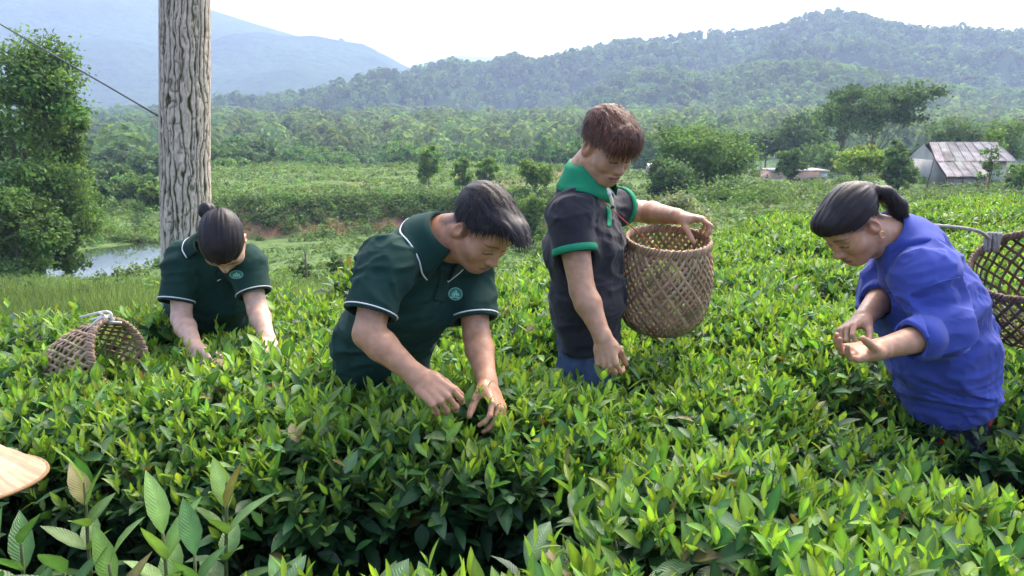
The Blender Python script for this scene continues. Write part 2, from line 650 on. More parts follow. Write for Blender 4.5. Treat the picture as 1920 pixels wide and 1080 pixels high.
def build_haze():
    mb = MB()
    mb.box((-3450, -3450, -14), (3450, 3450, 330))
    m = bpy.data.materials.new('haze_air')
    m.use_nodes = True
    nt = m.node_tree
    nt.nodes.remove(nt.nodes['Principled BSDF'])
    v = N(nt, 'ShaderNodeVolumePrincipled')
    v.inputs['Color'].default_value = (0.53, 0.66, 1.0, 1)
    v.inputs['Density'].default_value = HAZE
    v.inputs['Anisotropy'].default_value = 0.2
    nt.links.new(v.outputs[0], nt.nodes['Material Output'].inputs['Volume'])
    o = link('haze', mb.mesh('haze', m, False))
    o['kind'] = 'stuff'
    o['label'] = 'pale blue haze filling the valley air'


HAZE = 0.00055

build_ground()
build_hills()
if want('woods'):
    build_woods()
if want('haze'):
    build_haze()


# ================================================================ TEA
TIP = np.array([0.21, 0.33, 0.035])
YOUNG = np.array([0.13, 0.25, 0.04])
MID = np.array([0.055, 0.145, 0.036])
OLD = np.array([0.018, 0.062, 0.022])


def shoot_leaves(mb, base, axis, h, rs, lod=0, size=1.0, bright=None):
    """tea shoots: a stem with leaves set round it, tender upright leaves at the tip. All arrays of N shoots"""
    n = len(base)
    axis = unit(axis)
    ref = unit(np.cross(axis, rs.normal(size=(n, 3))))
    bin_ = np.cross(axis, ref)
    bright = np.ones(n) if bright is None else bright
    ang = rs.uniform(0, 2 * PI, n)
    #        height, open angle, length, width, colour
    spec = [(0.30, 66, 0.078, 0.033, OLD), (0.45, 58, 0.080, 0.034, MID), (0.62, 48, 0.074, 0.031, MID),
            (0.78, 38, 0.064, 0.026, YOUNG), (0.90, 27, 0.052, 0.020, YOUNG * 0.5 + TIP * 0.5), (1.0, 14, 0.040, 0.012, TIP)]
    for i, (t, op, L, W, C) in enumerate(spec):
        ang = ang + R(137.5) + rs.normal(0, 0.25, n)
        o = np.radians(op + rs.normal(0, 11, n))
        out = ref * np.cos(ang)[:, None] + bin_ * np.sin(ang)[:, None]
        d = axis * np.cos(o)[:, None] + out * np.sin(o)[:, None]
        nr = axis * np.sin(o)[:, None] - out * np.cos(o)[:, None]     # the upper side looks to the stem
        b = base + axis * (h * t)[:, None]
        k = np.clip(rs.normal(0.74, 0.17, n), 0.4, 1.3) * size
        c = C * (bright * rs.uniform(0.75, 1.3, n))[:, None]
        c = c * (1 + rs.normal(0, 0.08, (n, 3)))
        if i < 4:
            old = rs.uniform(0, 1, n) < 0.025                       # a few yellowed or bitten leaves
            c[old] = np.array([0.20, 0.16, 0.05]) * rs.uniform(0.5, 1.1, (int(old.sum()), 1))
            pale = rs.uniform(0, 1, n) < 0.05
            c[pale] = c[pale] * 0.6 + np.array([0.06, 0.085, 0.05])  # pale greyish old leaves, the tone also painting in a whitish gloss
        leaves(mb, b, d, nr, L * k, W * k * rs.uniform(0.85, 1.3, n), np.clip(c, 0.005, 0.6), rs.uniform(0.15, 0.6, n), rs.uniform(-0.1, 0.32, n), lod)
    return axis


def stems_tri(mb, a, b, r, C):
    """thin three-sided stems from a to b"""
    n = len(a)
    d = unit(b - a)
    u = unit(np.cross(d, np.array([0.31, 0.77, 0.2])))
    v = np.cross(d, u)
    V = []
    for p, k in ((a, 1.0), (b, 0.6)):
        for j in range(3):
            V.append(p + (u * math.cos(j * 2.094) + v * math.sin(j * 2.094)) * r * k)
    V = np.stack(V, 1)
    q = np.array([[0, 1, 4, 3], [1, 2, 5, 4], [2, 0, 3, 5]])
    Q = (q[None] + (np.arange(n) * 6)[:, None, None]).reshape(-1, 4)
    mb.add(V.reshape(-1, 3), Q, None, C)


def tea_bush_mesh(seed, rad=0.32, top=0.74, nshoot=190, lod=0, size=1.0):
    """one tea bush with its base at the origin: tips over a low dome, dark old leaves down the flanks"""
    rs = rng(seed)
    mb = MB()
    r = rad * np.sqrt(rs.uniform(0, 1, nshoot))
    a = rs.uniform(0, 2 * PI, nshoot)
    x, y = r * np.cos(a), r * np.sin(a)
    lump = fbm(np.stack([x * 6, y * 6, 0 * x], -1), seed)
    zt = top - 0.11 * (r / rad) ** 3 + 0.030 * lump + rs.normal(0, 0.024, nshoot)
    h = rs.uniform(0.08, 0.17, nshoot)
    base = np.stack([x, y, zt - h], -1)
    ax = np.stack([x * 0.6, y * 0.6, 0 * x + 1], -1) + rs.normal(0, 0.16, (nshoot, 3))
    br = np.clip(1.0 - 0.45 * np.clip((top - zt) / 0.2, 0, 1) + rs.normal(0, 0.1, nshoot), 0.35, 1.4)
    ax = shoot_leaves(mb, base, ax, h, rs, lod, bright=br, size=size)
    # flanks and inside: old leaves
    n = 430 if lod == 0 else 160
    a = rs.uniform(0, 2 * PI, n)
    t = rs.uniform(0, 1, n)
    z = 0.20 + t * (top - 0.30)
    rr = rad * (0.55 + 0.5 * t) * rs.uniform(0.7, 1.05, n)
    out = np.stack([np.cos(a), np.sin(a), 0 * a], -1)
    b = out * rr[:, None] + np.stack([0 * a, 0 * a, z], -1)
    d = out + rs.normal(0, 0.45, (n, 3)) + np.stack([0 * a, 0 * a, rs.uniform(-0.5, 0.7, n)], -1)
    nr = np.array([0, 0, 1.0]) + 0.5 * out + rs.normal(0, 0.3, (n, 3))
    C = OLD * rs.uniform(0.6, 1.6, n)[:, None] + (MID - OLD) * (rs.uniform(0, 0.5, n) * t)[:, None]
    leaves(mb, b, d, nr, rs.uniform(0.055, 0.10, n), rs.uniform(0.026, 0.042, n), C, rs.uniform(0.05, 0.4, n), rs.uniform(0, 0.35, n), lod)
    fol = mb.mesh('tea_foliage', M_TEA, True)
    # woody stems
    ms = MB()
    for k in range(9):
        aa = k * 2 * PI / 9 + rs.uniform(-0.3, 0.3)
        e = np.array([math.cos(aa), math.sin(aa), 0])
        rr = rad * rs.uniform(0.3, 0.8)
        ms.tube(smooth_path([e * 0.03, e * 0.07 + [0, 0, 0.16], e * rr * 0.7 + [0, 0, 0.4], e * rr + [0, 0, 0.6]], 6), np.linspace(0.012, 0.004, 6), 5)
    k = rs.permutation(nshoot)[:90]
    stems_tri(ms, np.stack([x[k] * 0.55, y[k] * 0.55, 0 * x[k] + 0.36], -1), base[k] + ax[k] * h[k][:, None] * 0.9, 0.0022, 1)
    return fol, ms.mesh('tea_stems', M_STEM, True)


# where nothing grows: furrows and standing places
FURROW = np.array([[-1.6, 1.42], [-0.62, 1.55], [-0.30, 1.585], [-0.04, 1.60], [0.10, 1.72], [0.35, 1.83], [0.75, 1.93], [1.2, 1.98], [1.9, 2.10]])
FUR_W = np.array([0.24, 0.42, 0.47, 0.45, 0.29, 0.24, 0.21, 0.20, 0.20])
STAND = [(-0.40, 2.46, 0.26), (0.31, 2.72, 0.24), (1.2, 2.36, 0.26), (-1.20, 3.18, 0.26)]


CLEAR = [(-0.42, 0.20, 2.2, 2.6), (0.27, 0.17, 2.25, 2.95), (1.22, 0.22, 2.14, 2.75), (-1.16, 0.2, 2.95, 3.35)]


def fur_dist(x, y):
    best, bw = 9.0, 0.3
    for i in range(len(FURROW) - 1):
        a, b = FURROW[i], FURROW[i + 1]
        ab = b - a
        t = min(1, max(0, float(np.dot((x, y) - a, ab) / np.dot(ab, ab))))
        d = float(np.hypot(*((x, y) - (a + ab * t))))
        if d < best:
            best, bw = d, FUR_W[i] * (1 - t) + FUR_W[i + 1] * t
    return best - bw


def tea_edge(a):
    """far edge of the tea plot (world Y) for the direction a = X / Y"""
    return float(np.interp(a, [-0.8, -0.62, -0.42, -0.2, -0.05, 0.08, 0.22, 0.4, 0.6, 0.8], [3.15, 3.2, 3.45, 4.0, 4.7, 5.4, 6.2, 7.4, 8.6, 9.4]))


def build_tea():
    variants = [tea_bush_mesh(100 + i, rad=0.30 + 0.02 * (i % 3), nshoot=300 + 16 * (i % 4)) for i in range(8)]
    big = [tea_bush_mesh(140 + i, rad=0.31, nshoot=240, size=1.22) for i in range(4)]
    rs = rng(5)
    spots = []
    # jittered hexagonal planting, denser than a walker could pass
    sp = 0.37
    rowi = 0
    y = 0.86
    while y < 9.6:
        x = -8.0 + (rowi % 2) * sp / 2
        while x < 8.0:
            px, py = x + rs.uniform(-0.07, 0.07), y + rs.uniform(-0.07, 0.07)
            x += sp
            a = px / py
            if abs(a) > 0.80 + 0.25 / py or py > tea_edge(a):
                continue
            if fur_dist(px, py) < 0:
                continue
            if any(math.hypot(px - sx, py - sy) < sr for sx, sy, sr in STAND):
                continue
            if any(abs(px - sx) < sw and y0 < py < y1 for sx, sw, y0, y1 in CLEAR):
                continue
            if -0.84 < px < 0.06 and 1.85 < py < 2.40:     # set by hand below
                continue
            spots.append((px, py))
        y += sp * 0.866
        rowi += 1
    spots += [(-0.64, 1.03), (-0.42, 1.045), (-0.20, 1.03), (0.0, 1.05)]
    spots += [(-0.68, 2.06), (-0.43, 2.07), (-0.18, 2.10), (0.02, 2.2), (-0.74, 2.3), (-0.1, 2.36)]
    spots.sort(key=lambda s: s[1])
    far_mb = []
    for i, (px, py) in enumerate(spots):
        if i >= 300:
            far_mb.append((px, py))
            continue
        v = variants[rs.randint(len(variants))]
        if py < np.interp(px, FURROW[:, 0], FURROW[:, 1]):
            v = big[rs.randint(4)]
        a = px / py
        if py < 1.75 and px < 0.05:
            lab = 'tea bush with glossy pointed leaves in the nearest planting, left of the dark furrow end'
        elif fur_dist(px, py) < 0.3 and py > np.interp(px, FURROW[:, 0], FURROW[:, 1]):
            lab = 'tea bush on the far bank of the dark furrow, showing its shaded dark green flank'
        elif py < 2.0:
            lab = 'large-looking tea bush with bright yellow-green tips in the front row by the camera'
        elif py < 3.0:
            lab = 'tea bush in the waist-high planting around the four pickers'
        else:
            lab = 'tea bush in the back of the plot, ' + ('left of the pale trunk' if a < -0.44 else 'between the pale trunk and the bent man' if a < -0.2 else 'between the bent man and the young man' if a < 0.08 else 'right of the held basket' if a < 0.36 else 'behind the woman in blue')
        o = thing('tea_bush', lab, 'tea bush', (px, py, float(ground_z(np.array([px]), np.array([py]))[0])), lab.replace('tea bush', 'tea bushes'))
        o.rotation_euler = (rs.uniform(-0.06, 0.06), rs.uniform(-0.06, 0.06), rs.uniform(0, 6.28))
        k = rs.uniform(0.92, 1.08)
        if py > 3.4:
            k *= rs.uniform(0.85, 1.02)
        o.scale = (k * rs.uniform(0.95, 1.1), k * rs.uniform(0.95, 1.1), k * rs.uniform(0.95, 1.05))
        if px < -0.52 and py < 1.62:
            o.scale[2] *= 0.74
        f = link('foliage', v[0], o)
        f['kind'] = 'stuff'
        link('stems', v[1], o)
        BUSHES.append((o, px, py))
    if far_mb:
        fv, fs = tea_bush_mesh(150, nshoot=120, lod=1)
        V0 = np.array([v.co[:] for v in fv.vertices])
        C0 = np.array([c.color[:3] for c in fv.attributes['Col'].data])
        Q = np.array([p.vertices[:] for p in fv.polygons if len(p.vertices) == 4])
        T = np.array([p.vertices[:] for p in fv.polygons if len(p.vertices) == 3])
        mb = MB()
        for px, py in far_mb:
            a, k = rs.uniform(0, 6.28), rs.uniform(0.85, 1.1)
            Rm = np.array([[math.cos(a), -math.sin(a), 0], [math.sin(a), math.cos(a), 0], [0, 0, 1]])
            z = float(ground_z(np.array([px]), np.array([py]))[0])
            mb.add(V0 @ Rm.T * k + [px, py, z], Q, T, C0)
        o = link('far_tea', mb.mesh('far_tea', M_TEA, True))
        o['kind'] = 'stuff'
        o['label'] = 'far edge of the tea plot on the right'


BUSHES = []
LEAFM = []


def leaf_mesh(seed, L, W, C, fold, curl, tip=None):
    mb = MB()
    leaves(mb, np.zeros((1, 3)), np.array([[0, 0, 1.0]]), np.array([[0, -1.0, 0]]), L, W, C, fold, curl)
    return mb.mesh('leaf', M_TEA, True)


def aim(o, d, up_hint):
    """turn an object whose leaf grows along +Z (upper side -Y) so that it grows along d"""
    z = Vector(d).normalized()
    yv = -(Vector(up_hint) - z * Vector(up_hint).dot(z))
    yv.normalize()
    x = yv.cross(z)
    from mathutils import Matrix
    m = Matrix((x, yv, z)).transposed()
    o.rotation_euler = m.to_euler()


def tall_shoot(parent, base_local, axis, h, rs, nleaf=7, size=1.0):
    """a shoot that stands proud: stem part with each leaf a sub-part"""
    if not LEAFM:
        for i in range(4):
            LEAFM.append([leaf_mesh(i, 0.078, 0.034, MID * (1.0 + 0.15 * i), 0.2 + 0.1 * i, 0.1 * i), leaf_mesh(i + 4, 0.062, 0.025, YOUNG * (0.9 + 0.15 * i), 0.3 + 0.1 * i, 0.05 * i), leaf_mesh(i + 8, 0.042, 0.013, TIP * (0.9 + 0.1 * i), 0.5, 0.05)])
    axis = unit(axis)
    mb = MB()
    pts = smooth_path([np.zeros(3), axis * h * 0.5 + rs.normal(0, 0.008, 3), axis * h], 6)
    mb.tube(pts, np.linspace(0.0028, 0.0014, 6), 5)
    st = link('shoot', mb.mesh('shoot', M_STEM), parent, base_local)
    ang = rs.uniform(0, 6.28)
    ref = unit(np.cross(axis, [0.3, 0.9, 0.1]))
    bn = np.cross(axis, ref)
    for i in range(nleaf):
        t = 0.25 + 0.75 * i / (nleaf - 1)
        op = np.interp(t, [0.25, 0.8, 1.0], [68, 40, 12]) + rs.normal(0, 9)
        ang += R(137.5)
        out = ref * math.cos(ang) + bn * math.sin(ang)
        d = axis * math.cos(R(op)) + out * math.sin(R(op))
        kind = 0 if t < 0.65 else (1 if t < 0.95 else 2)
        lf = link('leaf', LEAFM[rs.randint(4)][kind], st, pts[min(5, int(round(t * 5)))])
        aim(lf, d, axis * math.sin(R(op)) - out * math.cos(R(op)) + 1e-4)
        k = rs.uniform(0.8, 1.2) * size
        lf.scale = (k, k, k)


def build_tall_shoots():
    rs = rng(9)
    near = [b for b in BUSHES if b[2] < 2.35 and abs(b[1] / b[2]) < 0.72]
    for o, px, py in near:
        for k in range(4):
            a, r = rs.uniform(0, 6.28), rs.uniform(0.03, 0.26)
            tall_shoot(o, (r * math.cos(a), r * math.sin(a), 0.58), np.array([0.25 * math.cos(a), 0.25 * math.sin(a), 1]) + rs.normal(0, 0.12, 3), rs.uniform(0.13, 0.21), rs, 7, rs.uniform(0.7, 1.1))


if want('tea'):
    build_tea()
    build_tall_shoots()


# ================================================================ SOFT SOLIDS (for people)
class Solid:
    """a list of smoothly blended shapes, turned into one continuous surface"""
    def __init__(self):
        self.ops = []

    def _add(self, kind, op, k, centre, rad, fn):
        self.ops.append((kind, op, k, np.asarray(centre, float), rad, fn))

    def cone(self, a, b, ra, rb, k=0.02, op='u', noise=None):
        a, b = np.asarray(a, float), np.asarray(b, float)
        ab = b - a
        L2 = max(float(ab @ ab), 1e-12)
        def fn(p):
            q = p - a
            t = np.clip(q @ ab / L2, 0, 1)
            q -= t[:, None] * ab
            return np.sqrt(np.einsum('ij,ij->i', q, q)) - (ra + (rb - ra) * t)
        self._add('c', op, k, (a + b) / 2, math.sqrt(L2) / 2 + max(ra, rb), fn)
        return self

    def chain(self, pts, rad, k=0.02, op='u'):
        for i in range(len(pts) - 1):
            self.cone(pts[i], pts[i + 1], rad[i], rad[i + 1], k, op)
        return self

    def ball(self, c, r, k=0.02, op='u'):
        return self.cone(c, np.asarray(c) + [0, 0, 1e-5], r, r, k, op)

    def ell(self, c, r, Rm=None, k=0.02, op='u'):
        """ellipsoid; rows of Rm are its axes"""
        c, r = np.asarray(c, float), np.asarray(r, float)
        Rm = np.eye(3) if Rm is None else np.asarray(Rm, float)
        def fn(p):
            q = (p - c) @ Rm.T
            k0 = np.sqrt(np.einsum('ij,ij->i', q / r, q / r)) + 1e-9
            k1 = np.sqrt(np.einsum('ij,ij->i', q / r ** 2, q / r ** 2)) + 1e-9
            return k0 * (k0 - 1) / k1
        self._add('e', op, k, c, float(max(r)), fn)
        return self

    def slab(self, a, b, xr, ra, rb, k=0.04, op='u'):
        """body section from a to b with elliptic cross-section: ra, rb = (half width along xr, half depth)"""
        a, b = np.asarray(a, float), np.asarray(b, float)
        ab = b - a
        L2 = max(float(ab @ ab), 1e-12)
        ax = ab / math.sqrt(L2)
        xr = unit(np.asarray(xr, float) - ax * np.dot(xr, ax))
        yr = np.cross(ax, xr)
        ra, rb = np.asarray(ra, float), np.asarray(rb, float)
        def fn(p):
            q = p - a
            t = np.clip(q @ ab / L2, 0, 1)
            q -= t[:, None] * ab
            rx = ra[0] + (rb[0] - ra[0]) * t
            ry = ra[1] + (rb[1] - ra[1]) * t
            rz = np.minimum(rx, ry) * 0.7
            u, v, w_ = q @ xr, q @ yr, q @ ax
            k0 = np.sqrt((u / rx) ** 2 + (v / ry) ** 2 + (w_ / rz) ** 2) + 1e-9
            k1 = np.sqrt((u / rx ** 2) ** 2 + (v / ry ** 2) ** 2 + (w_ / rz ** 2) ** 2) + 1e-9
            return k0 * (k0 - 1) / k1
        self._add('s', op, k, (a + b) / 2, math.sqrt(L2) / 2 + max(*ra, *rb), fn)
        return self

    def plane(self, c, n, k=0.003):
        """keep only what lies behind the plane (against n)"""
        c, n = np.asarray(c, float), unit(n)
        self._add('p', 'i', k, c, 1e9, lambda p: (p - c) @ n)
        return self

    def field(self, fn, op='i', k=0.003):
        self._add('f', op, k, np.zeros(3), 1e9, fn)
        return self

    def warp(self, fn):
        """add fn(p) to the distance (wrinkles)"""
        self._add('w', 'w', 0, np.zeros(3), 1e9, fn)
        return self

    def evaluate(self, pts, bc, brad, nb):
        """pts (B*nb,3) in blocks with centres bc"""
        d = np.full(len(pts), 0.5)
        B = len(bc)
        P3 = pts.reshape(B, nb, 3)
        D = d.reshape(B, nb)
        for kind, op, k, c, rad, fn in self.ops:
            if rad > 1e8:
                sel = np.arange(B)
            else:
                sel = np.nonzero(np.linalg.norm(bc - c, axis=1) < rad + brad + k + 0.03)[0]
            if not len(sel):
                continue
            pp = P3[sel].reshape(-1, 3)
            v = fn(pp.copy()).reshape(len(sel), nb)
            o = D[sel]
            if op == 'u':
                if k > 0:
                    h = np.maximum(k - np.abs(o - v), 0) / k
                    o = np.minimum(o, v) - h * h * k * 0.25
                else:
                    o = np.minimum(o, v)
            elif op in 'si':
                if op == 's':
                    v = -v
                if k > 0:
                    h = np.maximum(k - np.abs(o - v), 0) / k
                    o = np.maximum(o, v) + h * h * k * 0.25
                else:
                    o = np.maximum(o, v)
            elif op == 'w':
                o = o + v
            D[sel] = o
        return D

    def mesh(self, h=0.003, nbk=8):
        lo = np.min([c - r for _, op, _, c, r, _ in self.ops if op == 'u' and r < 1e8], axis=0) - 0.03
        hi = np.max([c + r for _, op, _, c, r, _ in self.ops if op == 'u' and r < 1e8], axis=0) + 0.03
        bs = h * nbk
        nB = np.ceil((hi - lo) / bs).astype(int)
        gi = np.stack(np.meshgrid(*[np.arange(n) for n in nB], indexing='ij'), -1).reshape(-1, 3)
        bc = lo + (gi + 0.5) * bs
        D = self.evaluate(bc, bc, 0.0, 1)[:, 0]
        keep = np.abs(D) < bs * 0.92 + 0.004
        gi, bc = gi[keep], bc[keep]
        m = nbk + 1
        loc = np.stack(np.meshgrid(*[np.arange(m)] * 3, indexing='ij'), -1).reshape(-1, 3)
        idx = gi[:, None] * nbk + loc[None]
        pts = (lo + idx * h).reshape(-1, 3)
        D = self.evaluate(pts, bc, bs * 0.87, m ** 3).reshape(-1, m, m, m)
        S = D < 0
        # cells with a crossing
        cnt = np.zeros((len(gi), nbk, nbk, nbk), np.int8)
        for a in (0, 1):
            for b in (0, 1):
                for c in (0, 1):
                    cnt += S[:, a:a + nbk, b:b + nbk, c:c + nbk]
        act = np.argwhere((cnt > 0) & (cnt < 8))
        bi, ci = act[:, 0], act[:, 1:]
        corners = {}
        for a in (0, 1):
            for b in (0, 1):
                for c in (0, 1):
                    corners[(a, b, c)] = D[bi, ci[:, 0] + a, ci[:, 1] + b, ci[:, 2] + c]
        acc = np.zeros((len(act), 3))
        num = np.zeros(len(act))
        keys = list(corners)
        for i, ka in enumerate(keys):
            for kb in keys[i + 1:]:
                df = np.array(kb) - np.array(ka)
                if np.abs(df).sum() != 1:
                    continue
                va, vb = corners[ka], corners[kb]
                x = (va < 0) != (vb < 0)
                t = np.where(x, va / np.where(x, va - vb, 1), 0)
                acc += np.where(x[:, None], np.array(ka) + t[:, None] * df, 0)
                num += x
        gcell = gi[bi] * nbk + ci
        V = lo + (gcell + acc / num[:, None]) * h
        dim = nB * nbk + 2
        def cid(c):
            return (c[..., 0] * dim[1] + c[..., 1]) * dim[2] + c[..., 2]
        ids = cid(gcell)
        order = np.argsort(ids)
        sid = ids[order]
        quads = []
        for axis in range(3):
            s0 = S[:, :nbk, :nbk, :nbk]
            sl = [slice(None), slice(0, nbk), slice(0, nbk), slice(0, nbk)]
            sl[axis + 1] = slice(1, nbk + 1)
            s1 = S[tuple(sl)]
            e = np.argwhere(s0 != s1)
            if not len(e):
                continue
            g = gi[e[:, 0]] * nbk + e[:, 1:]
            u, v = [(1, 2), (2, 0), (0, 1)][axis]
            du, dv = np.zeros(3, int), np.zeros(3, int)
            du[u], dv[v] = 1, 1
            cs = np.stack([cid(g - du - dv), cid(g - dv), cid(g), cid(g - du)], -1)
            pos = np.clip(np.searchsorted(sid, cs), 0, len(sid) - 1)
            ok = (sid[pos] == cs).all(1)
            q = order[pos]
            inside = s0[tuple(e.T)]
            q = np.where(inside[:, None], q, q[:, ::-1])
            quads.append(q[ok])
        return V, np.concatenate(quads)


def mesh_normals(V, F):
    fn = np.cross(V[F[:, 2]] - V[F[:, 0]], V[F[:, 3]] - V[F[:, 1]])
    n = np.zeros_like(V)
    for i in range(4):
        np.add.at(n, F[:, i], fn)
    return unit(n)


class Frame:
    """local x = the person's right, y = forward, z = up"""
    def __init__(self, o, yaw, pitch, roll=0.0, s=1.0):
        h = np.array([math.sin(R(yaw)), -math.cos(R(yaw)), 0])          # yaw 0 looks at the camera, 90 to the picture's right
        z = np.array([0, 0, 1.0])
        f = math.cos(R(pitch)) * h - math.sin(R(pitch)) * z
        u = math.sin(R(pitch)) * h + math.cos(R(pitch)) * z
        r = np.cross(f, u)
        r, u = math.cos(R(roll)) * r - math.sin(R(roll)) * u, math.sin(R(roll)) * r + math.cos(R(roll)) * u
        self.o, self.s = np.asarray(o, float), s
        self.M = np.array([r, f, u])                                     # rows: axes

    def w(self, *p):
        return self.o + self.s * (np.array(p, float) @ self.M)

    def l(self, P_):
        return (np.asarray(P_) - self.o) @ self.M.T / self.s


def add_head(S, F, fem=False):
    s = F.s
    def E(c, r, k=0.015, op='u', tilt=0.0):
        Rm = F.M
        if tilt:
            ct, st = math.cos(R(tilt)), math.sin(R(tilt))
            Rm = np.array([Rm[0], ct * Rm[1] + st * Rm[2], -st * Rm[1] + ct * Rm[2]])
        S.ell(F.w(*c), np.array(r) * s, Rm, k * s, op)
    def K(a, b, ra, rb, k=0.01, op='u'):
        S.cone(F.w(*a), F.w(*b), ra * s, rb * s, k * s, op)
    E((0, -0.016, 0.038), (0.075, 0.094, 0.078))
    E((0, 0.028, 0.030), (0.064, 0.060, 0.062), 0.03)
    E((0, 0.034, -0.030), (0.062, 0.055, 0.066), 0.03)
    E((0, 0.022, -0.066), (0.055, 0.056, 0.042), 0.03)
    for x in (-1, 1):
        E((x * 0.044, 0.052, -0.030), (0.024, 0.028, 0.024), 0.03)
        K((x * 0.056, 0.000, -0.058), (x * 0.026, 0.060, -0.092), 0.016, 0.015, 0.03)
    E((0, 0.066, -0.096), (0.021, 0.020, 0.017), 0.03)
    K((-0.034, 0.070, 0.016), (0.034, 0.070, 0.016), 0.014, 0.014, 0.02)
    # eye hollows and lids
    for x in (-1, 1):
        E((x * 0.031, 0.093, -0.001), (0.019, 0.014, 0.011), 0.014, 's')
        E((x * 0.031, 0.070, -0.004), (0.0155, 0.0150, 0.0125), 0.005)
    # nose
    K((0, 0.080, 0.004), (0, 0.101, -0.034), 0.0085, 0.0105, 0.014)
    E((0, 0.1035, -0.0385), (0.0125, 0.0115, 0.0105), 0.008)
    for x in (-1, 1):
        E((x * 0.0135, 0.092, -0.0425), (0.0085, 0.0105, 0.0085), 0.006)
        E((x * 0.0065, 0.100, -0.0515), (0.0042, 0.005, 0.0035), 0.002, 's')
    # mouth
    E((0, 0.079, -0.068), (0.030, 0.016, 0.020), 0.015)
    E((0, 0.0915, -0.0655), (0.0215, 0.008, 0.0058), 0.006)
    E((0, 0.0895, -0.0765), (0.0195, 0.0085, 0.0068), 0.006)
    K((-0.024, 0.0905, -0.0712), (0, 0.0985, -0.0705), 0.0014, 0.0016, 0.004, 's')
    K((0.024, 0.0905, -0.0712), (0, 0.0985, -0.0705), 0.0014, 0.0016, 0.004, 's')
    # ears
    for x in (-1, 1):
        E((x * 0.0765, -0.012, -0.012), (0.0085, 0.0185, 0.0315), 0.006, tilt=-12)
        E((x * 0.0700, -0.002, -0.012), (0.0075, 0.012, 0.022), 0.006)
        E((x * 0.0855, -0.0095, -0.006), (0.0085, 0.0105, 0.0190), 0.003, 's', tilt=-12)
        E((x * 0.0780, 0.001, -0.013), (0.0045, 0.0050, 0.0075), 0.004)


def head_colors(F, V, skin, brow=(0.03, 0.022, 0.02), lip=(0.30, 0.13, 0.11), stubble=0.0, fade=None):
    L = F.l(V)
    C = np.tile(np.array(skin), (len(V), 1))
    x, y, z = np.abs(L[:, 0]), L[:, 1], L[:, 2]
    head = (np.linalg.norm(L, axis=1) < 0.16)
    def mixc(wt, c):
        wt = np.clip(wt * head, 0, 1)[:, None]
        C[:] = C * (1 - wt) + np.array(c) * wt
    red = np.array(skin) * [1.06, 0.86, 0.82]
    mixc(0.6 * np.exp(-((x - 0.044) ** 2 + (y - 0.07) ** 2 + (z + 0.035) ** 2) / 0.018 ** 2), red)
    mixc(0.6 * np.exp(-((x) ** 2 + (y - 0.11) ** 2 + (z + 0.04) ** 2) / 0.014 ** 2), red)
    mixc(0.5 * (x > 0.068) * (y < 0.02), red)
    # lips and the darkened parting between them
    wl = np.clip(1.25 - np.sqrt((x / 0.025) ** 2 + ((z + 0.0712) / 0.0115) ** 2), 0, 0.3) / 0.3 * (y > 0.075)
    mixc(0.75 * wl, lip)
    mixc(0.8 * np.exp(-((z + 0.0710) / 0.0016) ** 2) * (x < 0.025) * (y > 0.08), np.array(lip) * 0.35)  # shade in the mouth groove painted into the colour
    # brows
    zb = 0.0195 + 0.004 * np.sin(np.clip((x - 0.012) / 0.045, 0, 1) * PI) - 0.10 * np.clip(x - 0.042, 0, 1)
    wb = np.clip(1 - np.abs(z - zb) / np.interp(x, [0.01, 0.02, 0.05, 0.056], [0.003, 0.0058, 0.004, 0.001]), 0, 1) ** 0.6 * (x > 0.011) * (x < 0.057) * (y > 0.045)
    mixc(0.85 * wb, brow)
    # lashes on lowered lids, then the fold above them
    zl = -0.0105 - 0.003 * np.cos(np.clip((x - 0.031) / 0.017, -1, 1) * PI / 2)
    we = np.clip(1 - np.abs(z - zl) / 0.0026, 0, 1) * (np.abs(x - 0.031) < 0.0175) * (y > 0.06)
    mixc(np.clip(we * 1.6, 0, 0.95), (0.016, 0.012, 0.010))
    wc = np.clip(1 - np.abs(z - (0.0065 - 0.002 * np.abs(x - 0.031) / 0.017)) / 0.002, 0, 1) * (np.abs(x - 0.031) < 0.016) * (y > 0.06)
    mixc(0.5 * wc, np.array(skin) * 0.45)  # lid fold darkened: crease shade painted on the skin
    if stubble:
        ws = np.clip(1 - np.sqrt((x / 0.026) ** 2 + ((z + 0.0565) / 0.006) ** 2), 0, 1) * (y > 0.08)
        mixc(stubble * ws, np.array(skin) * 0.35)
        mixc(0.5 * stubble * (z < -0.085) * (y > 0.02), np.array(skin) * 0.6)
    if fade is not None:
        mixc(fade(L), (0.035, 0.024, 0.018))
    return C


FINGERS = [(0.030, 0.090, 0.072, 0.0080), (0.0095, 0.094, 0.080, 0.0082), (-0.011, 0.090, 0.074, 0.0078), (-0.030, 0.081, 0.058, 0.0069)]


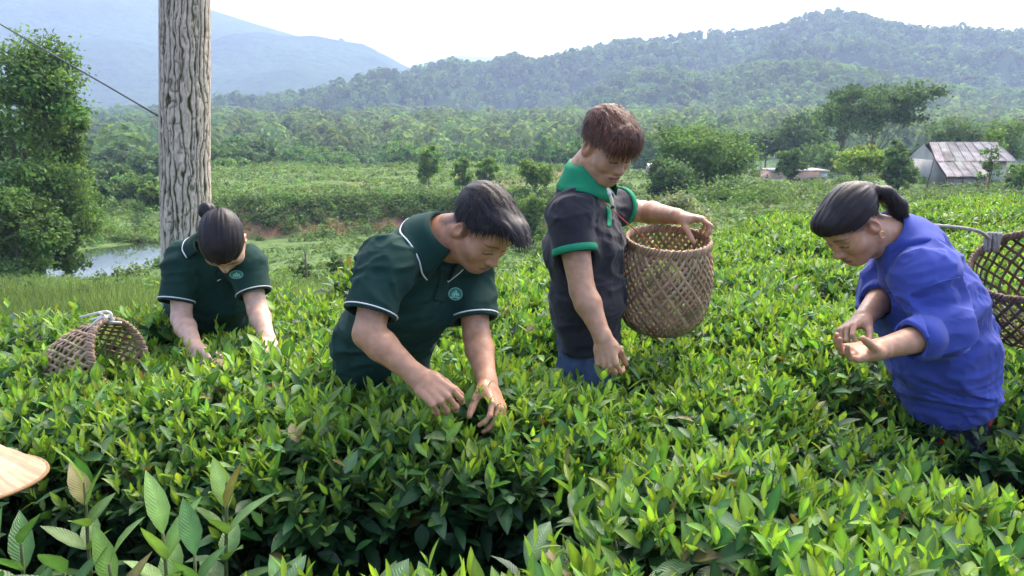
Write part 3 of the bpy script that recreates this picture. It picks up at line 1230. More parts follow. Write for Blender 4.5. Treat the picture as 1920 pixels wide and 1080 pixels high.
def add_hand(S, W_, d, n, side, curl, thumb=(35, 30, 20), spread=4, s=1.0, splay=None):
    """hand from wrist W_, fingers along d, palm facing n; curl: (mcp, pip, dip) for each finger; thumb: (out, in, bend) degrees"""
    d = unit(d)
    n = unit(np.asarray(n, float) - d * np.dot(n, d))
    t = np.cross(d, n) * (1 if side == 'R' else -1)                    # thumb side
    def at(a, b, c):
        return W_ + s * (d * a + t * b + n * c)
    tips = []
    S.slab(at(-0.005, 0, 0), at(0.035, 0.002, 0), t, (0.025 * s, 0.018 * s), (0.036 * s, 0.0155 * s), 0.02)
    S.slab(at(0.035, 0.002, 0), at(0.078, 0.000, 0), t, (0.036 * s, 0.0155 * s), (0.037 * s, 0.0125 * s), 0.012)
    for i, (off, kn, L, r) in enumerate(FINGERS):
        S.cone(at(0.03, off * 0.75, -0.003), at(kn, off, -0.003), 0.010 * s, (r + 0.0012) * s, 0.008)
    S.ell(at(0.035, 0.026, 0.010), np.array([0.026, 0.015, 0.014]) * s, np.array([unit(d + 0.4 * t), unit(t - 0.4 * d), n]), 0.012)
    for i, (off, kn, L, r) in enumerate(FINGERS):
        p = at(kn, off, -0.003)
        a = 0.0
        sp = R((1.5 - i) * spread) if splay is None else R(splay[i])
        dd = d * math.cos(sp) + t * math.sin(sp)
        for j, fr in enumerate((0.46, 0.30, 0.24)):
            a += R(curl[i][j])
            q = p + s * L * fr * (dd * math.cos(a) + n * math.sin(a))
            ra = r * (1.0, 0.93, 0.85)[j]
            S.cone(p, q, ra * s, ra * 0.93 * s, 0.0035)
            p = q
        tips.append(p)
    o, ii, bd = thumb
    p = at(0.022, 0.024, 0.006)
    dirt = d * math.cos(R(o)) + t * math.sin(R(o))
    d1 = dirt * math.cos(R(ii)) + n * math.sin(R(ii))
    q = p + s * 0.042 * d1
    S.cone(p, q, 0.0135 * s, 0.0108 * s, 0.010)
    d2 = d1 * math.cos(R(bd)) + unit(n * 0.6 - t * 0.6 + d * 0.4) * math.sin(R(bd))
    d2 = unit(d2)
    q2 = q + s * 0.033 * d2
    S.cone(q, q2, 0.0105 * s, 0.0098 * s, 0.004)
    q3 = q2 + s * 0.022 * unit(d2 + 0.15 * d)
    S.cone(q2, q3, 0.0098 * s, 0.0078 * s, 0.004)
    tips.append(q3)
    return tips


def hand_tint(C, V, tips, skin):
    for p in tips:
        wt = np.exp(-np.sum((V - p) ** 2, 1) / 0.010 ** 2)[:, None] * 0.5
        C[:] = C * (1 - wt) + np.array(skin) * [1.04, 0.76, 0.70] * wt
    return C


def hair_mesh(F, V0, N0, flow, n, length, width, rs, lift=0.003, wave=0.25, keep=None, drop=0.0):
    """strands as narrow ribbons that start on the hair's surface and follow the flow field (head-local)"""
    L0 = F.l(V0)
    idx = rs.randint(0, len(V0), n * 2)
    if keep is not None:
        idx = idx[keep(L0[idx])]
    idx = idx[:n]
    n = len(idx)
    p = V0[idx].copy()
    nr = N0[idx]
    ln = length * rs.uniform(0.5, 1.2, n)
    seg = 5
    rows = []
    wob = rs.normal(0, wave, (n, 3))
    for s_ in range(seg + 1):
        t = s_ / seg
        lp = F.l(p)
        f = flow(lp) @ F.M
        f = unit(unit(f) + wob)
        cn = unit((p - F.w(0, -0.012, 0.03)))
        f = unit(f - cn * np.clip(np.sum(f * cn, 1) + 0.02 - 0.6 * drop, 0, None)[:, None] * 0.9 * (1 - t * 0.5))
        sd = unit(np.cross(f, nr))
        wd = width * (1 - 0.85 * t) * 0.5
        o = p + nr * (lift * rs.uniform(0.2, 1.0, (n, 1)) if s_ else -0.002)
        if s_ == 0:
            o = p - nr * 0.002
        rows.append(o - sd * wd)
        rows.append(o + sd * wd)
        p = p + f * (ln / seg)[:, None]
        p[:, 2] -= drop * 0.004 * t
    V = np.stack(rows, 1)
    q = np.array([[2 * i, 2 * i + 1, 2 * i + 3, 2 * i + 2] for i in range(seg)])
    Q = (q[None] + (np.arange(n) * 2 * (seg + 1))[:, None, None]).reshape(-1, 4)
    C = np.repeat(0.45 + 1.9 * rs.uniform(0, 1, (n, 1)) ** 2.2, 2 * (seg + 1), 0) * np.ones(3)  # strand tones vary; the brighter ones paint in a hair sheen
    return V.reshape(-1, 3), Q, C


def collar_mesh(c, axis, fwd, r_in, r_out, h_stand, drop, gap=26, nu=40, squash=0.85, point=0.025, tilt=0.0):
    """polo collar: a band round the neck folded outwards, open at the front, with collar points"""
    axis = unit(axis)
    fwd = unit(np.asarray(fwd) - axis * np.dot(fwd, axis))
    rt = np.cross(fwd, axis)
    th = np.linspace(R(gap), 2 * PI - R(gap), nu)
    front = np.clip((np.cos(th) - 0.2) / 0.8, 0, 1)
    rows = []
    def ring(r, z, ex=0):
        return c + (np.sin(th) * r)[:, None] * rt + (np.cos(th) * r * squash)[:, None] * fwd + (z + 0 * th)[:, None] * axis
    lowf = -tilt * np.cos(th)
    rows.append(ring(r_in + 0.004, 0.0 + lowf))
    rows.append(ring(r_in, h_stand * 0.6 + lowf))
    rows.append(ring(r_in + 0.001, h_stand * 0.95 + lowf))
    rows.append(ring(r_in + 0.006, h_stand * 1.03 + lowf))
    k = np.linspace(0, 1, 6)[1:]
    for t in k:
        rows.append(ring(r_in + 0.010 + (r_out - r_in - 0.010) * t + 0.010 * front * t, h_stand - (drop + point * front ** 3) * t + lowf))
    V = np.array(rows)
    nr = len(rows)
    return V, nr, nu


def grid_solid(V, nr, nc, th):
    """a sheet of nr x nc points given some thickness"""
    P0 = V.reshape(nr, nc, 3)
    du = np.gradient(P0, axis=1)
    dv = np.gradient(P0, axis=0)
    n = unit(np.cross(du, dv))
    A, B = (P0 + n * th / 2).reshape(-1, 3), (P0 - n * th / 2).reshape(-1, 3)
    m = nr * nc
    q = grid_faces(nr, nc)
    F = [q, q[:, ::-1] + m]
    e = []
    for i in range(nr - 1):
        for j in (0, nc - 1):
            a, b = i * nc + j, (i + 1) * nc + j
            e.append([a, b, b + m, a + m] if j == 0 else [b, a, a + m, b + m])
    for j in range(nc - 1):
        for i in (0, nr - 1):
            a, b = i * nc + j, i * nc + j + 1
            e.append([b, a, a + m, b + m] if i == 0 else [a, b, b + m, a + m])
    return np.vstack([A, B]), np.vstack(F + [np.array(e)])


def decal(bvh, c, view, up, w_, h_, colf, n=34, off=0.0025):
    """a printed or embroidered patch that follows the cloth: seen along view, oval w_ x h_"""
    view = unit(view)
    rt = unit(np.cross(view, up))
    up = np.cross(rt, view)
    g = np.linspace(-1, 1, n)
    U, Vv = np.meshgrid(g, g)
    pts, C = [], []
    for u, v in zip(U.ravel(), Vv.ravel()):
        p = c + rt * u * w_ / 2 + up * v * h_ / 2
        hit = bvh.ray_cast(Vector(p - view * 0.3), Vector(view))
        q = np.array(hit[0]) if hit[0] is not None else p
        pts.append(q - view * off)
        C.append(colf(u, v))
    ok = (U ** 2 + Vv ** 2 <= 1.02).ravel()
    F = grid_faces(n, n)
    F = F[ok[F].all(1)]
    return np.array(pts), F, np.array(C)


# ================================================================ PEOPLE
def mat_skin(name):
    return mat_col(name, (1, 1, 1), 0.43, var=0.16, vscale=45, bump=0.3, bscale=180, spec=0.45, sss=0.08, bdist=0.002)


M_SKIN = mat_skin('skin')
M_KNIT = mat_col('dark_green_pique', (0.0125, 0.043, 0.034), 0.85, attr=False, var=0.16, vscale=9, bump=0.35, bscale=420, spec=0.15, sheen=0.04, bdist=0.002)
M_BLACK = mat_col('black_jersey', (0.026, 0.025, 0.031), 0.85, attr=False, var=0.16, vscale=8, bump=0.3, bscale=420, spec=0.2, sheen=0.12, bdist=0.002)
M_BLUE = mat_col('blue_drill', (0.05, 0.074, 0.32), 0.85, attr=False, var=0.2, vscale=7, bump=0.35, bscale=300, spec=0.2, sheen=0.1, bdist=0.002)
M_EDGE_SEAM = mat_col('blue_edge_seam', (0.075, 0.105, 0.40), 0.85, attr=False, var=0.1)  # lighter blue for seams and for the painted collar edge
M_GREEN = mat_col('emerald_rib', (0.018, 0.255, 0.118), 0.8, attr=False, var=0.08, vscale=30, bump=0.3, bscale=350, spec=0.2, bdist=0.002)
M_WHITE = mat_col('white_thread', (0.72, 0.72, 0.70), 0.8, attr=False, var=0.06, bump=0.2, bscale=400, spec=0.2, bdist=0.001)
M_PRINT = mat_col('emblem_thread', (1, 1, 1), 0.7, var=0.08, vscale=80, spec=0.2)
M_DARKCLOTH = mat_col('dark_trousers', (0.014, 0.015, 0.021), 0.85, attr=False, var=0.2, vscale=12, bump=0.3, bscale=200, spec=0.2, bdist=0.002)
M_JEAN = mat_col('blue_denim', (0.055, 0.085, 0.155), 0.85, attr=False, var=0.35, vscale=30, bump=0.4, bscale=350, spec=0.2, bdist=0.002)
M_DOTS = mat_col('dotted_trousers', (1, 1, 1), 0.85, var=0.1, vscale=60, spec=0.2)
M_SHOE = mat_col('shoe', (0.03, 0.028, 0.026), 0.6, attr=False, var=0.2)
M_HAIRB = mat_col('black_hair', (0.022, 0.0165, 0.016), 0.48, var=0.25, vscale=40, spec=0.28)
M_HAIRR = mat_col('brown_hair', (0.115, 0.044, 0.022), 0.5, var=0.3, vscale=30, spec=0.35)
M_GOLD, _n, _b = mat_new('gold')
_b.inputs['Base Color'].default_value = (0.8, 0.55, 0.2, 1)
_b.inputs['Metallic'].default_value = 1
_b.inputs['Roughness'].default_value = 0.3
M_CORD = mat_col('red_cord', (0.45, 0.07, 0.06), 0.7, attr=False)
M_BUTTON = mat_col('button', (0.02, 0.03, 0.03), 0.4, attr=False)

EAR = {'R': (0.078, -0.010, -0.010), 'L': (-0.078, -0.010, -0.010)}


def head_at(px, py, Y, anchor, yaw, pitch, roll=0, s=1.0):
    F = Frame((0, 0, 0), yaw, pitch, roll, s)
    F.o = P(px, py, Y) - F.w(*anchor)
    return F


def cut_cone(S, a, b, ra, rb, k=0.02, op='u'):
    """sleeve: cone from a to b with a flat end at b"""
    a, b = np.asarray(a, float), np.asarray(b, float)
    ab = b - a
    L = np.linalg.norm(ab)
    ax = ab / L
    def fn(p):
        q = p - a
        t0 = q @ ax
        t = np.clip(t0 / L, 0, 1.3)
        q -= (t * L)[:, None] * ax
        return np.maximum(np.sqrt(np.einsum('ij,ij->i', q, q)) - (ra + (rb - ra) * t), t0 - L)
    S._add('c', op, k, (a + b) / 2, L / 2 + max(ra, rb), fn)


def band(a, b, r0, r1, t0, t1, h=0.0025, th=0.004):
    """a ring round the sleeve from fraction t0 to t1 of a-b"""
    a, b = np.asarray(a, float), np.asarray(b, float)
    ax = unit(b - a)
    u = unit(np.cross(ax, [0.2, 0.5, 0.9]))
    v = np.cross(ax, u)
    n = 40
    th_ = np.arange(n) * 2 * PI / n
    ring = np.cos(th_)[:, None] * u + np.sin(th_)[:, None] * v
    L = np.linalg.norm(b - a)
    rows = []
    for t, dr in ((t0, -th), (t0, 0), ((t0 + t1) / 2, 0.0008), (t1, 0), (t1, -th)):
        rr = r0 + (r1 - r0) * t + dr
        rows.append(a + ax * L * t + ring * rr)
    V = np.vstack(rows)
    m = len(rows)
    i, j = np.meshgrid(np.arange(m), np.arange(n), indexing='ij')
    i2, j2 = (i + 1) % m, (j + 1) % n
    Q = np.stack([i * n + j, i * n + j2, i2 * n + j2, i2 * n + j], -1).reshape(-1, 4)
    return V, Q


def wrinkle(amp, seed, f=1.0):
    """cloth folds: long soft ridges that bend and fork, plus finer crumples"""
    def fn(p):
        q0 = p * np.array([26.0, 26.0, 34.0]) * f + 1.5 * vnoise(p * 12 * f, seed + 11)[:, None]
        r3 = np.clip(1 - np.abs(vnoise(q0, seed + 12)) * 2.5, -0.3, 1)
        q = p * np.array([9.0, 9.0, 15.0]) * f
        w1 = vnoise(q * 0.55, seed + 5)
        q = q + np.stack([1.3 * w1, 1.1 * vnoise(q * 0.5, seed + 7), 0.9 * w1], -1)
        r = 1 - np.abs(vnoise(q, seed)) * 2.2
        q2 = q[:, [1, 2, 0]] * 1.9
        r2 = 1 - np.abs(vnoise(q2, seed + 2)) * 2.2
        return -amp * (np.clip(r, -0.4, 1) * 0.75 + 0.38 * np.clip(r2, -0.3, 1) + 0.13 * r3) + amp * 0.3
    return fn


def calm(fn, centres, r0=0.055, r1=0.12):
    """the same folds, dying out towards the sleeve ends"""
    def g(p):
        d = np.min([np.linalg.norm(p - c, axis=1) for c in centres], axis=0)
        return fn(p) * (0.12 + 0.88 * np.clip((d - r0) / (r1 - r0), 0, 1))
    return g


def hairline(F, ys, zs, k=0.004, soft=0.8):
    def fn(p):
        l = F.l(p)
        return (np.interp(l[:, 1], ys, zs) - l[:, 2]) * F.s * soft
    return fn


def logo(u, v):
    """green oval badge: pale rim, three leaf peaks over a curved base line"""
    r = math.hypot(u, v)
    g, pale = np.array([0.03, 0.20, 0.13]), np.array([0.35, 0.62, 0.50])
    if 0.86 < r < 0.97:
        return pale * 0.8
    if r >= 0.97:
        return g * 0.5
    for cx, hw, top in ((-0.28, 0.24, 0.30), (0.05, 0.30, 0.62), (0.36, 0.22, 0.22)):
        t = (v + 0.32) / (top + 0.32)
        if 0 < t < 1 and abs(u - cx) < hw * (1 - t) ** 0.8 and abs(u - cx) > 0.05 * (1 - t):
            return pale
    if abs(v + 0.48 + 0.25 * u * u) < 0.07 and abs(u) < 0.6:
        return pale
    return g


def finish(name, root, base, V, F, mat, C=None, parent=None):
    return part(name, V, F, mat, parent or root, C, True, base if parent is None or True else None)


def legs(root, base, pel, right, feet, mat, col_fn=None, rw=0.165, rd=0.12, knees=None, r_th=0.085, r_kn=0.065, r_an=0.06):
    S = Solid()
    S.slab(pel + [0, 0, 0.07], pel - [0, 0, 0.05], right, (rw, rd), (rw * 0.98, rd), 0.04)
    for sgn, ft, kn in zip((1, -1), feet, knees):
        hip = pel + right * sgn * rw * 0.5 - [0, 0, 0.06]
        S.chain([hip, np.array(kn), np.array(ft) + [0, 0, 0.07]], [r_th, r_kn, r_an], 0.03)
    S.warp(wrinkle(0.004, 31))
    V, F = S.mesh(0.009)
    C = None if col_fn is None else col_fn(V)
    o = part('trousers', V, F, mat, root, C, True, base)
    for ft in feet:
        S = Solid()
        fw = unit(np.cross([0, 0, 1.0], right))
        S.slab(np.array(ft) + fw * -0.05 + [0, 0, 0.04], np.array(ft) + fw * 0.15 + [0, 0, 0.03], right, (0.04, 0.045), (0.045, 0.032), 0.02)
        S.cone(np.array(ft) + [0, 0, 0.05], np.array(ft) + [0, 0, 0.11], 0.045, 0.045, 0.03)
        S.plane((0, 0, 0.001), (0, 0, -1))
        V, F = S.mesh(0.009)
        part('shoe', V, F, M_SHOE, root, None, True, base)
    return o


def build_body(D):
    """the continuous skin: head, neck, trunk, arms, hands"""
    S = Solid()
    F = D['head']
    add_head(S, F)
    nb = D['neck']
    k = D.get('k', 1.0)
    S.cone(F.w(0, -0.022, -0.045), nb, 0.054 * k, 0.058 * k, 0.03)
    S.cone(F.w(0, 0.012, -0.080), nb + unit(D['fwd']) * 0.03, 0.040 * k, 0.052 * k, 0.03)
    up = D['up']
    S.slab(D['pel'], D['waist'], D['right'], (0.13 * k, 0.09 * k), (0.125 * k, 0.085 * k), 0.04)
    S.slab(D['waist'], D['chest'], D['right'], (0.125 * k, 0.085 * k), (0.135 * k, 0.095 * k), 0.04)
    S.slab(D['chest'], nb - up * 0.05, D['right'], (0.135 * k, 0.095 * k), (0.09 * k, 0.06 * k), 0.04)
    tips = []
    for s in 'RL':
        sh, el, wr = D['sh' + s], D['el' + s], D['wr' + s]
        a = D.get('arm', 1.0)
        S.cone(nb - up * 0.04, sh, 0.045 * k, 0.048 * k, 0.03)
        m1 = sh + (el - sh) * 0.35
        S.chain([sh, m1, el], [0.052 * a, 0.049 * a, 0.040 * a], 0.02)
        m2 = el + (wr - el) * 0.28
        S.chain([el, m2, wr], [0.039 * a, 0.0415 * a, 0.0265 * a], 0.015)
        h = D['hand' + s]
        tips += add_hand(S, wr, h['d'], h['n'], s, h['curl'], h.get('thumb', (35, 25, 20)), h.get('spread', 4), D.get('hs', 1.0))
    V, Fc = S.mesh(0.0029)
    C = head_colors(F, V, D['skin'], stubble=D.get('stubble', 0), fade=D.get('fade'), lip=D.get('lip', (0.30, 0.13, 0.11)))
    C = hand_tint(C, V, tips, D['skin'])
    nz = fbm(V * 22, 7)[:, None]
    C = C * (1 + 0.09 * nz) * (1 + 0.05 * vnoise(V * 60, 3)[:, None] * [0.3, 1, 1])
    return V, Fc, C


def shirt_solid(D, k=1.0):
    """trunk of a shirt with room inside"""
    S = Solid()
    W = D['cloth']                       # half widths: hem, waist, chest, top
    S.slab(D['hem'], D['waist'], D['right'], W[0], W[1], 0.05)
    S.slab(D['waist'], D['chest'], D['right'], W[1], W[2], 0.06)
    S.slab(D['chest'], D['top'], D['right'], W[2], W[3], 0.06)
    for s in 'RL':
        S.cone(D['neck'] - D['up'] * 0.045, D['sh' + s] - D['up'] * 0.004, 0.050 * k, 0.060 * k, 0.05)
    return S


def short_sleeves(S, D, r0, r1):
    for s in 'RL':
        cut_cone(S, D['sh' + s], D['cuff' + s], r0, r1, 0.035)


def hollow_sleeves(S, D, r1, depth=0.05):
    for s in 'RL':
        ax = unit(D['cuff' + s] - D['sh' + s])
        S.cone(D['cuff' + s] - ax * depth, D['cuff' + s] + ax * 0.03, r1 - 0.014, r1 - 0.007, 0.004, 's')


def bvh_of(V, F):
    return BVHTree.FromPolygons([tuple(v) for v in V], [tuple(int(i) for i in f) for f in F])


def add_hair(D, S, mat, root, base, flow, n, length, width=0.0022, keep=None, wave=0.22, lift=0.004, drop=0.0, h=0.0035, rs=None):
    rs = rs or rng(3)
    V, F = S.mesh(h)
    Nn = mesh_normals(V, F)
    mb = MB()
    mb.add(V, F, None, 0.85 + 0.25 * vnoise(V * 90, 4)[:, None] * np.ones(3))
    hv, hq, hc = hair_mesh(D['head'], V, Nn, flow, n, length, width, rs, lift, wave, keep, drop)
    mb.add(hv, hq, None, hc)
    fv, fq, fc = hair_mesh(D['head'], V, Nn, flow, 160, length * 1.2, 0.0009, rs, 0.008, wave + 0.12, keep, drop)
    mb.add(fv, fq, None, fc)
    return mb.part('hair', mat, root, base)


def collar_part(D, mat, root_part, base, trim=None, bvh=None, lift=0.0, **kw):
    V, nr, nc = collar_mesh(D['col_c'], D['col_axis'], D['fwd'], kw.pop('r_in', 0.062), kw.pop('r_out', 0.092), kw.pop('h', 0.036), kw.pop('drop', 0.062), **kw)
    V = V.reshape(nr, nc, 3)
    if bvh is not None:                               # the flap lies on the cloth
        for i in range(4, nr):
            for j in range(nc):
                loc, nrm, _, dist = bvh.find_nearest(Vector(V[i, j]))
                d = float((Vector(V[i, j]) - loc).dot(nrm))
                m = 0.005 + lift + 0.002 * (i < nr - 1)
                if d < m:
                    V[i, j] += np.array(nrm) * (m - d)
                elif i == nr - 1 and d > 0.012:
                    V[i, j] -= np.array(nrm) * (d - 0.012) * 0.8
        for _ in range(2):
            V[5:, 1:-1] = 0.5 * V[5:, 1:-1] + 0.25 * (V[5:, 2:] + V[5:, :-2])
    Vs, Fs = grid_solid(V.reshape(-1, 3), nr, nc, 0.0035)
    c = part('collar', Vs, Fs, mat, root_part, None, True, base)
    if trim is not None:
        mb = MB()
        mb.tube(V[-1] + unit(CAM - V[-1]) * 0.0012, 0.0025, 6)
        mb.part('collar_edge', trim, root_part, base)  # white piping; on the blue shirt a paler edge in place of fold shading
    return c, V


def placket(bvh, pts, mat, root_part, base, view, width=0.03, th=0.003):
    """front strip of a polo shirt laid on the cloth"""
    path = smooth_path(pts, 16)
    rows = []
    view = unit(view)
    for p in path:
        rr = []
        for u in np.linspace(-0.5, 0.5, 5):
            sd = unit(np.cross(view, path[-1] - path[0]))
            q = p + sd * u * width
            hit = bvh.ray_cast(Vector(q - view * 0.3), Vector(view))
            q = np.array(hit[0]) if hit[0] is not None else q
            rr.append(q - view * th)
        rows.append(rr)
    V = np.array(rows).reshape(-1, 3)
    Vs, Fs = grid_solid(V, len(path), 5, th)
    return part('placket', Vs, Fs, mat, root_part, None, True, base)


def combed(F, amp=0.0024):
    """locks of hair combed from the forehead to the back"""
    def f(p):
        l = F.l(p)
        a = np.arctan2(l[:, 0], l[:, 2] - 0.02)
        return amp * vnoise(np.stack([a * 13, l[:, 1] * 14, 0 * a], -1), 8) + amp * 0.5 * vnoise(np.stack([a * 30, l[:, 1] * 18, 0 * a], -1), 9)
    return f


def edge_fade(ys, zs, depth=0.014, amt=0.7):
    """fine short hair thinning out on the skin below the hairline"""
    def f(l):
        e = (np.interp(l[:, 1], ys, zs) + 0.004 * vnoise(l * 160, 2) - l[:, 2]) / depth
        return amt * np.clip(1 - e, 0, 1) * (l[:, 2] > -0.065)
    return f


def set_axes(D):
    D['up'] = unit(D['top'] - D['hem'])
    r = D['shR'] - D['shL']
    D['right'] = unit(r - D['up'] * np.dot(r, D['up']))
    D['fwd'] = unit(np.cross(D['up'], D['right']))


def polo(D, root, base, mat, trim, r0=0.074, r1=0.064, seed=1, amp=0.004, collar_mat=None, piping=None, stripes=((0.93, 0.955),), collar_kw={}, cuff_kw=None, h=0.0042):
    S = shirt_solid(D)
    short_sleeves(S, D, r0, r1)
    for f in D.get('folds', []):
        S.cone(f[0], f[1], f[2], f[2] * 0.5, 0.03)
    S.warp(calm(wrinkle(amp, seed), [D['cuffR'], D['cuffL']]))
    S.plane(D['hem'] - D['up'] * 0.015, -D['up'])
    hollow_sleeves(S, D, r1)
    S.slab(D['hem'] - D['up'] * 0.05, D['hem'] + D['up'] * 0.03, D['right'], np.array(D['cloth'][0]) - 0.012, np.array(D['cloth'][0]) - 0.016, 0.004, 's')
    S.cone(D['neck'] - D['up'] * 0.02, D['head'].w(0, -0.01, -0.05), 0.058, 0.064, 0.008, 's')
    V, F = S.mesh(h)
    sh = part('shirt', V, F, mat, root, None, True, base)
    b = bvh_of(V, F)
    for s in 'RL':
        for t0, t1 in stripes:
            bv, bq = band(D['sh' + s], D['cuff' + s], r0 + 0.0035, r1 + 0.0035, t0, t1)
            part('sleeve_trim', bv, bq, trim, sh, None, True, base)
    c, CV = collar_part(D, collar_mat or mat, sh, base, piping, b, **collar_kw)
    return sh, b, V, F


# ---------------------------------------------------------------- middle man, dark green polo
def person_middle():
    D = {}
    D['head'] = F = head_at(861, 431, 2.045, EAR['R'], 47, 45, 0, 0.91)
    D['neck'] = P(806, 443, 2.16)
    D['shR'], D['shL'] = P(722, 494, 2.03), P(880, 500, 2.28)
    D['elR'], D['wrR'] = P(690, 626, 1.95), P(782, 706, 1.90)
    D['elL'], D['wrL'] = P(894, 632, 2.19), P(914, 716, 2.06)
    D['pel'], D['hem'], D['waist'], D['chest'], D['top'] = P(714, 712, 2.44), P(716, 716, 2.44), P(722, 632, 2.38), P(772, 545, 2.24), P(802, 470, 2.17)
    set_axes(D)
    D['skin'] = (0.51, 0.262, 0.148)
    D['stubble'] = 0.5
    D['fade'] = edge_fade([-0.14, -0.09, -0.062, -0.042, -0.03, -0.012, 0.0, 0.012, 0.024, 0.05, 0.075, 0.11], [-0.058, -0.058, -0.045, -0.012, 0.020, 0.026, 0.0, -0.018, 0.026, 0.05, 0.068, 0.08])
    D['cloth'] = [(0.160, 0.122), (0.152, 0.115), (0.166, 0.118), (0.132, 0.083)]
    D['arm'] = 0.94
    D['cuffR'], D['cuffL'] = P(694, 590, 1.965), P(890, 600, 2.205)
    D['handR'] = dict(d=P(838, 752, 1.86) - D['wrR'], n=(0.25, 0.55, -0.8), curl=[(38, 45, 25), (45, 48, 30), (52, 50, 30), (55, 50, 30)], thumb=(28, 30, 15))
    D['handL'] = dict(d=P(936, 772, 1.98) - D['wrL'], n=(-0.8, 0.45, -0.3), curl=[(30, 40, 25)] * 4, thumb=(30, 30, 15))
    base = np.array([D['pel'][0], D['pel'][1], 0.0])
    root = thing('person', 'man in a dark green white-trimmed polo shirt bending to pick tea with both hands', 'person', base, 'people picking tea')
    V, Fc, C = build_body(D)
    part('body', V, Fc, M_SKIN, root, C, True, base)
    up, rt, fw = D['up'], D['right'], D['fwd']
    D['col_c'] = D['neck'] + up * 0.014 + fw * 0.034
    D['col_axis'] = unit(F.w(0, -0.01, -0.06) - D['neck'] + 0.10 * up - 0.03 * fw)
    sh, b, V, Fc = polo(D, root, base, M_KNIT, M_WHITE, 0.066, 0.067, 1, 0.014, None, M_WHITE, ((0.925, 0.948),), dict(r_in=0.068, r_out=0.112, h=0.044, drop=0.072, gap=20))
    pv, pf, pc = decal(b, P(854, 551, 2.1), P(854, 551, 2.1) - CAM, (0.1, 0, 1), 0.041, 0.037, logo)
    part('emblem', pv, pf, M_PRINT, sh, pc, True, base)
    placket(b, [P(836, 498, 2.05), P(832, 530, 2.05), P(822, 566, 2.05)], M_KNIT, sh, base, P(832, 530, 2.05) - CAM, 0.03)
    legs(root, base, D['pel'] - [0, 0, 0.02], unit([rt[0], rt[1], 0]), [(base[0] - 0.12, base[1] - 0.10, 0), (base[0] + 0.14, base[1] + 0.08, 0)], M_DARKCLOTH, None, 0.15, 0.112, [(base[0] - 0.10, base[1] - 0.12, 0.44), (base[0] + 0.14, base[1] + 0.03, 0.44)])
    H = Solid()
    def E(c, r, k=0.02, op='u'):
        H.ell(F.w(*c), np.array(r) * F.s, F.M, k, op)
    E((0, -0.020, 0.046), (0.080, 0.098, 0.081))
    E((0, 0.030, 0.062), (0.066, 0.066, 0.052), 0.03)
    H.field(hairline(F, [-0.14, -0.09, -0.062, -0.042, -0.03, -0.012, 0.0, 0.012, 0.024, 0.05, 0.075, 0.11], [-0.058, -0.058, -0.045, -0.012, 0.020, 0.026, 0.0, -0.018, 0.026, 0.05, 0.068, 0.08]))
    E((0, 0.062, 0.098), (0.056, 0.040, 0.020), 0.02)
    E((0.004, 0.094, 0.104), (0.044, 0.028, 0.018), 0.02)
    E((-0.002, 0.120, 0.096), (0.032, 0.015, 0.014), 0.015)
    def flow(l):
        d = np.zeros_like(l)
        topw = np.clip((l[:, 2] - 0.05) / 0.05, 0, 1)
        d[:, 1] = 0.5 + 1.2 * topw
        d[:, 2] = -1.2 + 1.45 * topw - 0.1 * np.clip((l[:, 1] - 0.10) / 0.03, 0, 1)
        d[:, 0] = 0.25 * l[:, 0] / 0.08
        return d
    H.warp(lambda p: 0.0022 * vnoise(F.l(p) * [140, 30, 60], 3))
    add_hair(D, H, M_HAIRB, root, base, flow, 6500, 0.032, 0.0022, lambda l: l[:, 2] - np.interp(l[:, 1], [-0.14, -0.09, -0.062, -0.042, -0.03, -0.012, 0.024, 0.05, 0.075, 0.11], [-0.058, -0.058, -0.045, -0.012, 0.02, 0.026, 0.026, 0.05, 0.068, 0.08]) > 0.018, 0.07, 0.003, rs=rng(31))


